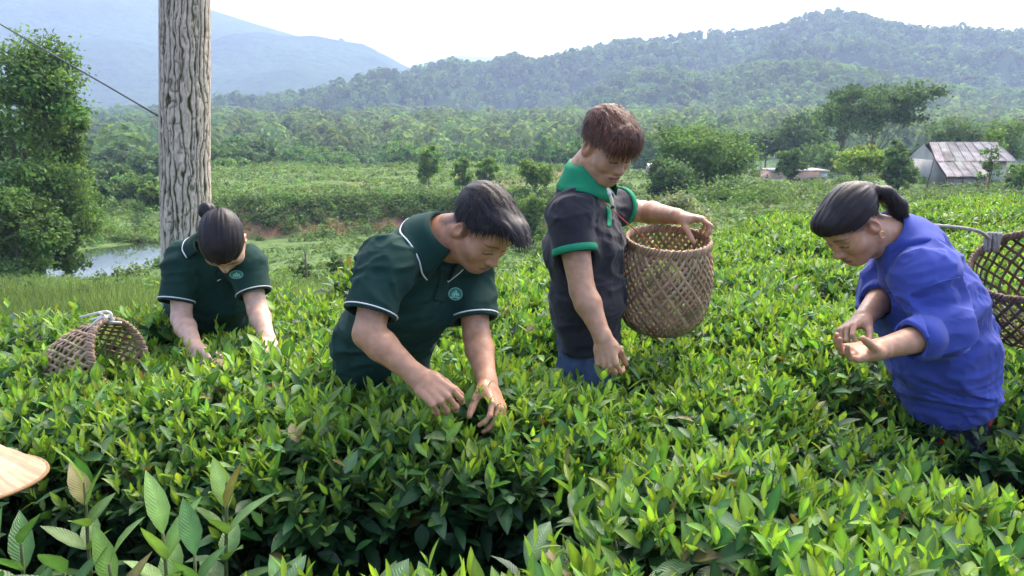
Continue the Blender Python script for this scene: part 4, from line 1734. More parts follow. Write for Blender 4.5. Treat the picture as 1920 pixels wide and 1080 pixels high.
# ---------------------------------------------------------------- young man, black polo with green collar
def person_young():
    D = {}
    D['head'] = F = head_at(1100, 277, 2.585, EAR['R'], 37, 30, 0, 0.95)
    D['neck'] = P(1084, 334, 2.70)
    D['shR'], D['shL'] = P(1068, 408, 2.56), P(1124, 388, 2.86)
    D['elR'], D['wrR'] = P(1092, 545, 2.49), P(1130, 632, 2.42)
    D['elL'], D['wrL'] = P(1206, 397, 3.04), P(1268, 405, 2.82)
    D['pel'], D['hem'], D['waist'], D['chest'], D['top'] = P(1104, 648, 2.70), P(1106, 641, 2.70), P(1104, 560, 2.70), P(1096, 460, 2.70), P(1092, 378, 2.70)
    set_axes(D)
    D['skin'] = (0.50, 0.27, 0.16)
    D['cloth'] = [(0.155, 0.108), (0.155, 0.110), (0.172, 0.116), (0.14, 0.085)]
    D['cuffR'], D['cuffL'] = P(1079, 478, 2.52), P(1166, 388, 2.95)
    D['handR'] = dict(d=P(1140, 690, 2.38) - D['wrR'], n=(0.35, 0.75, -0.1), curl=[(40, 60, 35), (48, 65, 40), (55, 65, 40), (58, 65, 40)], thumb=(25, 40, 30))
    D['handL'] = dict(d=(0.92, -0.30, -0.10), n=(0.15, -0.1, -1), curl=[(28, 55, 35), (34, 58, 35), (40, 58, 38), (44, 55, 38)], thumb=(40, 45, 15))
    def fade(l):
        side = np.clip((np.abs(l[:, 0]) - 0.045) / 0.02, 0, 1) + np.clip((-l[:, 1] - 0.06) / 0.03, 0, 1)
        edge = np.interp(l[:, 1], [-0.12, -0.05, 0.0, 0.02, 0.04], [-0.05, -0.035, 0.012, 0.0, 0.04])
        return np.clip(side, 0, 1) * np.clip((l[:, 2] - edge) / 0.03, 0, 1) * 0.75 * (l[:, 1] < 0.05)
    D['fade'] = fade
    base = np.array([D['pel'][0], D['pel'][1], 0.0])
    root = thing('person', 'young man with brown hair in a black polo with emerald collar holding a basket', 'person', base, 'people picking tea')
    V, Fc, C = build_body(D)
    part('body', V, Fc, M_SKIN, root, C, True, base)
    up, rt, fw = D['up'], D['right'], D['fwd']
    D['col_c'] = D['neck'] + up * 0.006 + fw * 0.034
    D['col_axis'] = unit(F.w(0, -0.01, -0.06) - D['neck'] + 0.12 * up - 0.05 * fw)
    sh, b, V, Fc = polo(D, root, base, M_BLACK, M_GREEN, 0.067, 0.070, 2, 0.013, M_GREEN, None, ((0.80, 0.985),), dict(r_in=0.070, r_out=0.118, h=0.046, drop=0.085, gap=20, point=0.03))
    placket(b, [P(1138, 372, 2.6), P(1142, 400, 2.6), P(1142, 425, 2.6)], M_GREEN, sh, base, P(1140, 400, 2.6) - CAM, 0.014)
    mb = MB()
    p0 = P(1139, 352, 2.555)
    mb.tube([p0, P(1146, 372, 2.55), P(1151, 396, 2.55)], [0.004, 0.0055, 0.004], 8, (0.8, 0.75, 0.5))
    mb.tube([P(1142, 360, 2.548), P(1144, 366, 2.548)], [0.006, 0.006], 8, (0.75, 0.75, 0.75))
    mb.tube([P(1148, 386, 2.548), P(1149, 391, 2.548)], [0.006, 0.006], 8, (0.03, 0.03, 0.03))
    mb.part('clip_pen', M_PRINT, sh, base)
    knees = [(base[0] - 0.04, base[1] - 0.10, 0.44), (base[0] + 0.05, base[1] + 0.10, 0.44)]
    legs(root, base, D['pel'] - [0, 0, 0.03], unit([rt[0], rt[1], 0]), [(base[0] - 0.06, base[1] - 0.11, 0), (base[0] + 0.04, base[1] + 0.11, 0)], M_JEAN, None, 0.145, 0.100, knees)
    H = Solid()
    def E(c, r, k=0.02, op='u'):
        H.ell(F.w(*c), np.array(r) * F.s, F.M, k, op)
    E((0, -0.016, 0.056), (0.083, 0.100, 0.082))
    E((0, 0.044, 0.066), (0.070, 0.064, 0.056), 0.03)
    H.field(hairline(F, [-0.14, -0.09, -0.05, -0.02, 0.01, 0.035, 0.06, 0.12], [0.020, 0.015, 0.030, 0.036, 0.044, 0.050, 0.046, 0.05]))
    E((0.010, 0.075, 0.074), (0.062, 0.036, 0.040), 0.02)
    E((0.004, 0.096, 0.056), (0.050, 0.018, 0.034), 0.015)
    def flow(l):
        d = np.zeros_like(l)
        fr = np.clip((l[:, 1] - 0.05) / 0.05, 0, 1)
        topw = np.clip((l[:, 2] - 0.07) / 0.05, 0, 1)
        d[:, 1] = 0.5 + 0.9 * topw
        d[:, 2] = -1.1 + 0.9 * topw - 0.9 * fr
        d[:, 0] = 0.35 * l[:, 0] / 0.08
        return d
    H.warp(lambda p: 0.003 * vnoise(F.l(p) * [110, 40, 50], 8))
    add_hair(D, H, M_HAIRR, root, base, flow, 6500, 0.034, 0.0024, lambda l: (l[:, 2] > 0.04) | (l[:, 1] < 0.04), 0.11, 0.004, 0.2, rs=rng(32))


# ---------------------------------------------------------------- woman in the blue work shirt
def person_blue():
    D = {}
    def P(x, y, Y):
        return globals()['P'](x, y, Y * 1.1)
    D['k'], D['arm'], D['hs'] = 0.97, 1.0, 1.02
    D['head'] = F = head_at(1640, 424, 2.25, EAR['L'], -70, 46, 0, 0.93)
    D['neck'] = P(1702, 452, 2.14)
    D['shL'], D['shR'] = P(1736, 520, 2.0), P(1690, 500, 2.28)
    D['elL'], D['wrL'] = P(1770, 622, 1.93), P(1648, 655, 1.83)
    D['elR'], D['wrR'] = P(1664, 548, 2.22), P(1618, 598, 2.02)
    D['pel'], D['hem'], D['waist'], D['chest'], D['top'] = P(1782, 715, 2.24), P(1776, 736, 2.22), P(1764, 645, 2.20), P(1732, 560, 2.16), P(1716, 478, 2.14)
    set_axes(D)
    D['skin'] = (0.50, 0.265, 0.155)
    D['fade'] = edge_fade([-0.14, -0.09, -0.06, -0.04, -0.02, 0.0, 0.02, 0.05, 0.085, 0.12], [-0.050, -0.048, -0.035, 0.000, 0.018, 0.012, 0.010, 0.030, 0.052, 0.055])
    D['cloth'] = [(0.180, 0.146), (0.182, 0.148), (0.184, 0.145), (0.14, 0.100)]
    D['handL'] = dict(d=P(1585, 662, 1.80) - D['wrL'], n=(0.05, -0.25, 0.95), curl=[(22, 30, 20), (24, 32, 20), (26, 32, 22), (26, 34, 22)], thumb=(14, 34, 12))
    D['handR'] = dict(d=P(1565, 632, 1.94) - D['wrR'], n=(0.1, -0.45, -0.75), curl=[(35, 50, 25), (45, 52, 30), (50, 55, 30), (52, 55, 30)], thumb=(24, 34, 12))
    base = np.array([D['pel'][0], D['pel'][1], 0.0])
    root = thing('person', 'woman with a ponytail in a loose blue work shirt looking at leaves in her hands', 'person', base, 'people picking tea')
    V, Fc, C = build_body(D)
    part('body', V, Fc, M_SKIN, root, C, True, base)
    up, rt, fw = D['up'], D['right'], D['fwd']
    # shirt with three-quarter sleeves rolled at the forearm
    S = shirt_solid(D, 1.1)
    cuffs = {}
    for s, f in (('L', 0.52), ('R', 0.40)):
        sh_, el, wr = D['sh' + s], D['el' + s], D['wr' + s]
        c = el + (wr - el) * f
        S.cone(sh_, el, 0.060, 0.066, 0.10)
        cut_cone(S, el, c, 0.068, 0.052, 0.03)
        cuffs[s] = (el, c)
    S.warp(wrinkle(0.015, 3, 0.9))
    S.plane(D['hem'] - up * 0.03, -up + 0.25 * fw)
    S.slab(D['hem'] - up * 0.07, D['hem'] + up * 0.02, rt, (0.162, 0.128), (0.158, 0.124), 0.004, 's')
    S.cone(D['neck'] + up * 0.01, F.w(0, -0.01, -0.05), 0.050, 0.058, 0.008, 's')
    S.cone(D['neck'] + fw * 0.05 - up * 0.02, D['neck'] + fw * 0.16 - up * 0.07, 0.035, 0.045, 0.01, 's')
    for s in 'RL':
        a, c = cuffs[s]
        ax = unit(c - a)
        S.cone(c - ax * 0.05, c + ax * 0.03, 0.040, 0.046, 0.004, 's')
    V, Fc = S.mesh(0.0044)
    sh = part('shirt', V, Fc, M_BLUE, root, None, True, base)
    b = bvh_of(V, Fc)
    for s in 'RL':
        a, c = cuffs[s]
        bv, bq = band(a, c, 0.072, 0.056, 0.5, 1.0, th=0.006)
        bv = bv + 0.0025 * vnoise(bv * 30, 4)[:, None]
        part('rolled_cuff', bv, bq, M_BLUE, sh, None, True, base)
    D['col_c'] = D['neck'] + up * 0.014 + fw * 0.030
    D['col_axis'] = unit(F.w(0, -0.01, -0.06) - D['neck'] + 0.10 * up - 0.02 * fw)
    collar_part(D, M_BLUE, sh, base, M_EDGE_SEAM, b, r_in=0.068, r_out=0.125, h=0.056, drop=0.105, gap=30, point=0.05, lift=0.009)  # paler edge tube added to set off the collar, standing in for fold shading
    # yoke seam and pocket on the cloth
    for pts in ([P(1738, 538, 1.9), P(1765, 528, 1.9), P(1800, 520, 1.95)], [P(1652, 576, 1.98), P(1680, 588, 1.95), P(1698, 592, 1.93)]):
        mb = MB()
        out = []
        for p in smooth_path(pts, 16):
            v = unit(p - CAM)
            hit = b.ray_cast(Vector(p - v * 0.4), Vector(v))
            if hit[0] is not None:
                out.append(np.array(hit[0]) - v * 0.0005)
        if len(out) > 3:
            mb.tube(out, 0.0013, 5)
            mb.part('seam', M_EDGE_SEAM, sh, base)
    def dots(V):
        C = np.tile(np.array([0.018, 0.022, 0.036]), (len(V), 1))
        g = np.floor(V / 0.062)
        ctr = (g + 0.5) * 0.062 + 0.012 * (np.stack([hash3(g[:, 0], g[:, 1], g[:, 2], q) for q in (1, 2, 3)], -1) - 0.5)
        dd = np.linalg.norm(V - ctr, axis=1)
        C[dd < 0.017] = (0.45, 0.03, 0.025)
        sp = hash3(*(np.floor(V / 0.005).astype(int).T), 9) > 0.9
        C[sp & (dd > 0.017)] = (0.10, 0.12, 0.17)
        return C
    legs(root, base, D['pel'] - [0, 0, 0.02], unit([rt[0], rt[1], 0]), [(base[0] - 0.10, base[1] + 0.10, 0), (base[0] - 0.02, base[1] - 0.10, 0)], M_DOTS, dots, 0.160, 0.125, [(base[0] - 0.10, base[1] + 0.10, 0.42), (base[0] - 0.02, base[1] - 0.09, 0.42)], 0.095, 0.085, 0.075)
    # hair drawn back into a ponytail
    H = Solid()
    def E(c, r, k=0.02, op='u'):
        H.ell(F.w(*c), np.array(r) * F.s, F.M, k, op)
    E((0, -0.018, 0.043), (0.079, 0.098, 0.080))
    E((0, 0.030, 0.052), (0.067, 0.070, 0.056), 0.03)
    H.field(hairline(F, [-0.14, -0.09, -0.06, -0.04, -0.02, 0.0, 0.02, 0.05, 0.085, 0.12], [-0.050, -0.048, -0.035, 0.000, 0.018, 0.012, 0.010, 0.030, 0.052, 0.055]))
    E((0, 0.068, 0.082), (0.052, 0.034, 0.026), 0.02)
    E((0, 0.088, 0.070), (0.044, 0.014, 0.018), 0.015)
    tail = [F.w(0, -0.105, 0.045), P(1664, 364, 2.10), P(1685, 384, 2.11), P(1702, 416, 2.12)]
    H.chain(tail, [0.020, 0.020, 0.021, 0.008], 0.012)
    H.warp(combed(F))
    tie = F.l(tail[0])
    t1, t2 = F.l(tail[1]), F.l(tail[3])
    def flow(l):
        d = tie - l
        far = l[:, 1] < -0.108
        d[far] = t2 - t1
        return d
    add_hair(D, H, M_HAIRB, root, base, flow, 6000, 0.050, 0.0016, None, 0.07, 0.004, rs=rng(33))
    mb = MB()
    ring = []
    ec = F.w(-0.083, -0.010, -0.048)
    for a in np.linspace(0, 2 * PI, 25):
        ring.append(ec + F.s * (F.M[1] * math.cos(a) * 0.009 + F.M[2] * math.sin(a) * 0.011))
    mb.tube(ring, 0.0018, 6, cap=False)
    mb.part('earring', M_GOLD, root, base)


# ---------------------------------------------------------------- woman with the bun
def person_bun():
    D = {}
    D['k'], D['arm'], D['hs'] = 0.90, 0.90, 0.95
    D['head'] = F = head_at(416, 450, 2.80, (0, 0, 0.03), 12, 72, 0, 0.95)
    D['neck'] = P(400, 462, 2.99)
    D['shR'], D['shL'] = P(343, 486, 2.95), P(462, 492, 2.95)
    D['elR'], D['wrR'] = P(340, 598, 2.86), P(368, 655, 2.70)
    D['elL'], D['wrL'] = P(483, 582, 2.88), P(502, 634, 2.74)
    D['pel'], D['hem'], D['waist'], D['chest'], D['top'] = P(384, 640, 3.30), P(386, 648, 3.27), P(388, 590, 3.20), P(395, 540, 3.06), P(400, 490, 2.98)
    set_axes(D)
    D['skin'] = (0.60, 0.37, 0.26)
    D['cloth'] = [(0.160, 0.120), (0.152, 0.112), (0.160, 0.110), (0.13, 0.080)]
    D['cuffR'], D['cuffL'] = P(330, 568, 2.885), P(477, 552, 2.90)
    D['handR'] = dict(d=P(385, 690, 2.62) - D['wrR'], n=(0.5, 0.5, -0.6), curl=[(35, 40, 25)] * 4, thumb=(28, 30, 15))
    D['handL'] = dict(d=P(512, 668, 2.66) - D['wrL'], n=(-0.6, 0.5, -0.5), curl=[(35, 40, 25)] * 4, thumb=(28, 30, 15))
    base = np.array([D['pel'][0], D['pel'][1], 0.0])
    root = thing('person', 'woman with a hair bun in a dark green polo bending before the trunk', 'person', base, 'people picking tea')
    V, Fc, C = build_body(D)
    part('body', V, Fc, M_SKIN, root, C, True, base)
    up, rt, fw = D['up'], D['right'], D['fwd']
    D['col_c'] = D['neck'] + up * 0.022 + fw * 0.042
    D['col_axis'] = unit(F.w(0, -0.01, -0.06) - D['neck'] + 0.10 * up)
    sh, b, V, Fc = polo(D, root, base, M_KNIT, M_WHITE, 0.064, 0.064, 5, 0.010, None, M_WHITE, ((0.925, 0.95),), dict(r_in=0.064, r_out=0.090, h=0.036, drop=0.056, gap=38))
    pv, pf, pc = decal(b, P(443, 515, 2.9), P(443, 515, 2.9) - CAM, (0, 0, 1), 0.050, 0.032, logo)
    part('emblem', pv, pf, M_PRINT, sh, pc, True, base)
    legs(root, base, D['pel'] - [0, 0, 0.02], unit([rt[0], rt[1], 0]), [(base[0] - 0.12, base[1], 0), (base[0] + 0.12, base[1], 0)], M_DARKCLOTH, None, 0.15, 0.11, [(base[0] - 0.12, base[1] - 0.04, 0.42), (base[0] + 0.12, base[1] - 0.04, 0.42)])
    H = Solid()
    def E(c, r, k=0.02, op='u'):
        H.ell(F.w(*c), np.array(r) * F.s, F.M, k, op)
    E((0, -0.018, 0.043), (0.080, 0.099, 0.081))
    E((0, 0.030, 0.052), (0.068, 0.066, 0.052), 0.03)
    H.field(hairline(F, [-0.14, -0.09, -0.06, -0.04, -0.02, 0.0, 0.02, 0.05, 0.085, 0.12], [-0.052, -0.050, -0.038, 0.000, 0.016, 0.005, 0.005, 0.032, 0.056, 0.06]))
    bun = F.l(P(389, 394, 2.90))
    H.ball(P(389, 396, 2.90), 0.033, 0.006)
    H.ball(P(399, 410, 2.885), 0.022, 0.012)
    H.warp(combed(F))
    def flow(l):
        return bun - l
    add_hair(D, H, M_HAIRB, root, base, flow, 4500, 0.045, 0.0018, None, 0.08, 0.004, rs=rng(34))


if want('people'):
    person_middle()
    person_young()
    person_blue()
    person_bun()


# ================================================================ BASKETS, HAT, ROPE
M_BAMBOO = mat_col('bamboo_strip', (1, 1, 1), 0.62, var=0.3, vscale=14, bump=0.3, bscale=60, spec=0.3, bdist=0.003)
M_ROPE = mat_col('rope', (0.36, 0.33, 0.28), 0.9, attr=False, var=0.25, vscale=60, bump=0.6, bscale=160, bdist=0.003)
M_RAG = mat_col('white_rag', (0.62, 0.60, 0.55), 0.9, attr=False, var=0.15, vscale=30, bump=0.5, bscale=60)
M_PALM = mat_col('palm_leaf', (0.42, 0.305, 0.195), 0.8, attr=True, var=0.22, vscale=10, bump=0.4, bscale=60, spec=0.25, bdist=0.003)


def basket_frame(base_pt, axis, xh):
    z = unit(axis)
    x = unit(np.asarray(xh, float) - z * np.dot(xh, z))
    return np.array([x, np.cross(z, x), z])


def weave(M, prof, H, n=26, twist=1.5, wid=0.0085, rs=None, squash=1.0, rgb=(0.23, 0.145, 0.085), seg=34):
    """two families of slanting bamboo strips going over and under each other"""
    mb = MB()
    ts = np.linspace(0, 1, seg)
    rr = np.interp(ts, prof[0], prof[1])
    zz = ts * H
    dl = 2 * PI / n
    for fam in (1, -1):
        for i in range(n):
            ph = i * dl + fam * twist * ts
            cross = (ph * fam * 0 + 2 * twist * ts) / dl
            off = 0.0016 * fam * np.cos(PI * cross + PI * i * (1 if fam > 0 else 1))
            r = rr + off
            c = np.stack([r * np.cos(ph), squash * r * np.sin(ph), zz], -1)
            tg = unit(np.gradient(c, axis=0))
            out = unit(np.stack([np.cos(ph), np.sin(ph) / squash, 0 * ph], -1))
            sd = unit(np.cross(tg, out))
            nr = np.cross(sd, tg)
            w2 = wid * rs.uniform(0.8, 1.15) / 2
            th = 0.0008
            V = np.stack([c - sd * w2 + nr * th, c + sd * w2 + nr * th, c + sd * w2 - nr * th, c - sd * w2 - nr * th], 1).reshape(-1, 3)
            k = np.arange(seg - 1)
            Q = np.concatenate([np.stack([4 * k + a, 4 * k + (a + 1) % 4, 4 * k + 4 + (a + 1) % 4, 4 * k + 4 + a], -1) for a in range(4)])
            mb.add(V @ M, Q, None, np.array(rgb) * rs.uniform(0.65, 1.4) * (1 + rs.normal(0, 0.05, 3)))
    return mb


def rim_braid(M, r, z, rs, thick=0.008, squash=1.0, rgb=(0.24, 0.15, 0.09)):
    mb = MB()
    a = np.linspace(0, 2 * PI, 121)
    for ph in (0, 2.094, 4.189):
        w_ = 26 * a + ph
        R_ = r + 0.6 * thick * np.cos(w_)
        p = np.stack([R_ * np.cos(a), squash * R_ * np.sin(a), z + 1.5 * thick * np.sin(w_)], -1)
        mb.tube(p @ M, thick * 0.62, 6, np.array(rgb) * rs.uniform(0.8, 1.3), cap=False)
    return mb


def basket(label, base_pt, axis, xh, prof, H, seed, squash=1.0, n=26, twist=1.5, rgb=(0.23, 0.145, 0.085), wid=0.0085):
    rs = rng(seed)
    M = basket_frame(base_pt, axis, xh)
    root = thing('bamboo_basket', label, 'basket', base_pt, 'woven picking baskets')
    o = weave(M, prof, H, n, twist, wid, rs, squash, rgb).part('weave', M_BAMBOO, root)
    o['kind'] = 'stuff'
    rt = float(np.interp(1, prof[0], prof[1]))
    rim_braid(M, rt, H, rs, 0.0085, squash, rgb).part('rim', M_BAMBOO, root)
    # base: crossed splints
    mb = MB()
    rb = float(prof[1][0])
    for ax in (0, 1):
        for k in np.linspace(-0.85, 0.85, 9):
            h = rb * math.sqrt(1 - k * k)
            p = np.array([[-h, k * rb, 0.001 * ax], [h, k * rb, 0.001 * ax]]) if ax == 0 else np.array([[k * rb, -h, 0.0025], [k * rb, h, 0.0025]])
            p[:, 1] *= squash
            mb.tube(p @ M, 0.004, 4, np.array(rgb))
    mb.part('base', M_BAMBOO, root)
    return root, M


def build_baskets():
    # held by the young man
    b0 = P(1236, 614, 2.83)
    ax = np.array([0.02, -0.20, 1.0])
    root, M = basket('round openwork bamboo basket with braided rim held by the young man', b0, ax, (1, 0, 0), ([0, 0.06, 0.2, 0.45, 0.65, 0.85, 1.0], [0.085, 0.125, 0.156, 0.170, 0.168, 0.156, 0.145]), 0.335, 4, 0.95, 40, 1.6, (0.38, 0.25, 0.155), 0.0108)
    mb = MB()
    s = P(1118, 366, 2.60)
    e = b0 + np.array([-0.03, -0.128, 0.333]) @ M
    mb.tube(smooth_path([s, s * 0.5 + e * 0.5 - [0, 0, 0.006], e], 12) - b0, 0.0022, 6)
    mb.tube(smooth_path([e, e + [0.008, -0.006, -0.035], e + [-0.004, -0.004, -0.06]], 8) - b0, 0.002, 6)
    mb.part('strap', M_CORD, root)
    # behind the woman in blue
    b1 = P(1935, 610, 2.62)
    ax = np.array([-0.42, -0.38, 0.82])
    root, M = basket('dark bamboo basket at the right picture edge, slung on a rope behind the blue shirt', b1, ax, (1, 0, 0.2), ([0, 0.08, 0.25, 0.5, 0.75, 1.0], [0.09, 0.13, 0.158, 0.168, 0.166, 0.158]), 0.27, 7, 1.0, 26, 1.1, (0.16, 0.10, 0.065), 0.010)
    mb = MB()
    top = b1 + np.array([-0.02, 0.157, 0.285]) @ M
    p0 = P(1694, 420, 2.38)
    path = smooth_path([p0, P(1760, 423, 2.45), P(1830, 432, 2.55), top], 40)
    mb.tube(path - b1, 0.0055, 7)
    for k in range(5):
        mb.tube(smooth_path([top + [0.02 * math.cos(k * 1.3), 0.02 * math.sin(k * 1.3), 0.014], top + [0.012 * k - 0.03, -0.02, 0.02], top + [-0.02 * math.cos(k), -0.01, -0.04]], 10) - b1, 0.006, 6)
    mb.part('rope', M_ROPE, root)
    # lying among the tea at the left
    b2 = P(118, 702, 2.56)
    ax = np.array([0.86, -0.26, 0.30])
    root, M = basket('tipped bamboo basket tied with a pale rag, lying in the tea by the bent woman', b2, ax, (0, 0, 1), ([0, 0.1, 0.3, 0.6, 0.85, 1.0], [0.08, 0.105, 0.122, 0.132, 0.130, 0.126]), 0.255, 9, 0.85, 30, 1.2, (0.36, 0.24, 0.15), 0.010)
    mb = MB()
    rs = rng(12)
    top = b2 + np.array([0.128, -0.01, 0.25]) @ M
    for k in range(6):
        d = rs.normal(0, 0.02, (4, 3))
        mb.tube(smooth_path([top + d[0] - [0.03, 0, 0], top + d[1] * 0.4 + [0, 0, 0.012], top + d[2] * 0.5 + [0.012, -0.01, 0.004], top + d[3] * 0.6 + [0.02, -0.01, -0.012]], 12) - b2, 0.0042, 6)
    mb.part('rag_tie', M_RAG, root)


def build_hat():
    c = P(-140, 908, 1.60)
    root = thing('conical_hat', 'conical palm-leaf hat cut off by the left picture edge', 'hat', c)
    nr, nc = 22, 180
    a = np.arange(nc) * 2 * PI / nc
    rows, C = [], []
    tilt = np.array([[1, 0, 0], [0, math.cos(-0.12), -math.sin(-0.12)], [0, math.sin(-0.12), math.cos(-0.12)]])
    rs = rng(3)
    strk = rs.uniform(0.72, 1.2, nc)
    for i in range(nr):
        t = i / (nr - 1)
        r = 0.225 * t + 0.004
        z = 0.155 * (1 - t) ** 1.05 + 0.0012 * math.cos(t * 16 * 2 * PI)
        rows.append(np.stack([r * np.cos(a), r * np.sin(a), z + 0.0012 * np.cos(a * 45) * t], -1))
        C.append(np.repeat((strk * (0.9 + 0.15 * rs.rand()))[:, None], 3, 1))
    V = np.array(rows).reshape(-1, 3)
    V = np.vstack([V, V - [0, 0, 0.003]])
    i, j = np.meshgrid(np.arange(nr - 1), np.arange(nc), indexing='ij')
    j2 = (j + 1) % nc
    Q = np.stack([i * nc + j, (i + 1) * nc + j, (i + 1) * nc + j2, i * nc + j2], -1).reshape(-1, 4)
    m = nr * nc
    C = np.vstack([np.array(C).reshape(-1, 3)] * 2)
    part('leaf_cover', V @ tilt.T, np.vstack([Q, Q[:, ::-1] + m]), M_PALM, root, C)
    for k, rr in ((15, 0.0022),):
        pass
    mb = MB()
    aa = np.linspace(0, 2 * PI, 121)
    mb.tube(np.stack([0.2285 * np.cos(aa), 0.2285 * np.sin(aa), 0 * aa], -1) @ tilt.T, 0.0042, 6, (0.62, 0.5, 0.38), cap=False)
    mb.part('rim', M_PALM, root)
    mb = MB()
    for t in np.linspace(0.15, 0.93, 11):
        r = 0.225 * t
        mb.tube(np.stack([r * np.cos(aa), r * np.sin(aa), 0 * aa + 0.155 * (1 - t) ** 1.05 - 0.008], -1) @ tilt.T, 0.0018, 4, (0.7, 0.6, 0.5), cap=False)
    mb.part('rib_hoops', M_PALM, root)


# ================================================================ THE TRUNK, TREES
def tube_bark(mb, pts, rad, n, ns, seed, rgb_ridge, rgb_fis):
    """trunk with deep upright fissures between corky ridges"""
    path = smooth_path(pts, ns)
    m = len(path)
    r = np.interp(np.linspace(0, 1, m), np.linspace(0, 1, len(rad)), rad)
    a = np.arange(n) * 2 * PI / n
    A, Z = np.meshgrid(a, np.arange(m))
    S = np.concatenate([[0], np.cumsum(np.linalg.norm(np.diff(path, axis=0), axis=1))])[Z]
    cx, cy_ = np.cos(A), np.sin(A)
    q = np.stack([cx * 5.0, cy_ * 5.0, S * 8.0], -1).reshape(-1, 3)
    def vn(k, kz, sd):
        return vnoise(np.stack([cx * k, cy_ * k, S * kz], -1).reshape(-1, 3), seed + sd)
    ph = 12 * A.ravel() + 2.4 * vn(2.6, 4.5, 1) + 1.3 * vn(5.0, 13.0, 2) + 0.5 * vn(9.0, 34.0, 3)
    wv = 0.34 + 0.16 * vn(4.0, 6.0, 4)                     # fissures widen and close again
    f1 = np.exp(-(np.sin(ph) / np.maximum(wv, 0.12)) ** 2)
    f2 = np.exp(-(np.sin(1.9 * ph + 2 * vn(3.0, 6.0, 6)) / 0.22) ** 2) * (vn(4.0, 9.0, 7) > 0.1)
    f3 = np.exp(-(vn(3.5, 30.0, 5) / 0.10) ** 2) * (vn(6.0, 10.0, 8) > 0.15)
    fis = np.maximum.reduce([f1, 0.75 * f2, 0.55 * f3])
    fine = fbm(q * [6, 6, 5], seed + 20)
    disp = -0.0065 * fis + 0.0012 * fine
    rr = r[Z].ravel() + disp
    V = np.stack([rr * cx.ravel(), rr * cy_.ravel(), 0 * rr], -1) + path[Z.ravel()]
    moss = np.clip(0.5 + 0.9 * vnoise(np.stack([cx * 1.5, cy_ * 1.5, S * 0.8], -1).reshape(-1, 3), seed + 31), 0, 1)[:, None]
    cf = np.array(rgb_fis) * (1 - moss) + np.array([0.052, 0.066, 0.020]) * moss
    wf = np.clip(fis * 1.35, 0, 1)[:, None]
    C = np.array(rgb_ridge) * (1 + 0.22 * fine[:, None]) * (1 - wf) + cf * wf
    i, j = np.meshgrid(np.arange(m - 1), np.arange(n), indexing='ij')
    j2 = (j + 1) % n
    Q = np.stack([i * n + j, i * n + j2, (i + 1) * n + j2, (i + 1) * n + j], -1).reshape(-1, 4)
    mb.add(V, Q, None, np.clip(C, 0.004, 0.8))


M_BARK = mat_col('bark', (1, 1, 1), 0.92, var=0.22, vscale=35, bump=0.6, bscale=90, spec=0.15, bdist=0.006)


def crown(mb, blobs, ncl, per, csz, rgb, rs, clr=0.35, up=0.5, flat=1.0):
    """leaf clusters gathered into clumps through the crown's volume. blobs: (centre, radii)"""
    vol = np.array([np.prod(b[1]) for b in blobs]) ** 0.75
    which = rs.choice(len(blobs), ncl, p=vol / vol.sum())
    bc = np.array([blobs[i][0] for i in which], float)
    br = np.array([blobs[i][1] for i in which], float)
    u = unit(rs.normal(size=(ncl, 3)))
    rad = rs.uniform(0.35, 1.0, ncl) ** 0.45
    cc = bc + u * rad[:, None] * br
    cr = clr * rs.uniform(0.6, 1.3, ncl)
    c = np.repeat(cc, per, 0) + rs.normal(size=(ncl * per, 3)) * np.repeat(cr, per)[:, None] * [0.55, 0.55, 0.42 * flat]
    nrm = rs.normal(size=c.shape) + [0, 0, up] + 0.5 * np.repeat(u, per, 0)
    tint = np.repeat(rs.uniform(0.6, 1.35, (ncl, 1)) * (1 + rs.normal(0, 0.05, (ncl, 3))), per, 0) * rs.uniform(0.75, 1.25, (ncl * per, 1))
    cards(mb, c, nrm, csz * rs.uniform(0.6, 1.4, ncl * per), np.array(rgb) * tint, rs, 0.62)
    return cc


def limbs(mb, path, rad, targets, rs, frac=(0.35, 0.95)):
    mb.tube(path, rad, 8)
    path = np.asarray(path)
    for t in targets:
        k = rs.uniform(*frac)
        i = int(k * (len(path) - 1))
        s = path[i]
        mid = s * 0.45 + t * 0.55 - [0, 0, 0.08 * np.linalg.norm(t - s)]
        r0 = rad[min(i, len(rad) - 1)] * 0.5
        mb.tube(smooth_path([s, mid, t], 8), np.linspace(r0, r0 * 0.2, len(smooth_path([s, mid, t], 8))), 5)


GREENS = {'dark': (0.075, 0.14, 0.05), 'mid': (0.115, 0.205, 0.06), 'light': (0.15, 0.25, 0.06), 'yellow': (0.19, 0.28, 0.06), 'blue': (0.08, 0.145, 0.06), 'silver': (0.24, 0.28, 0.18)}


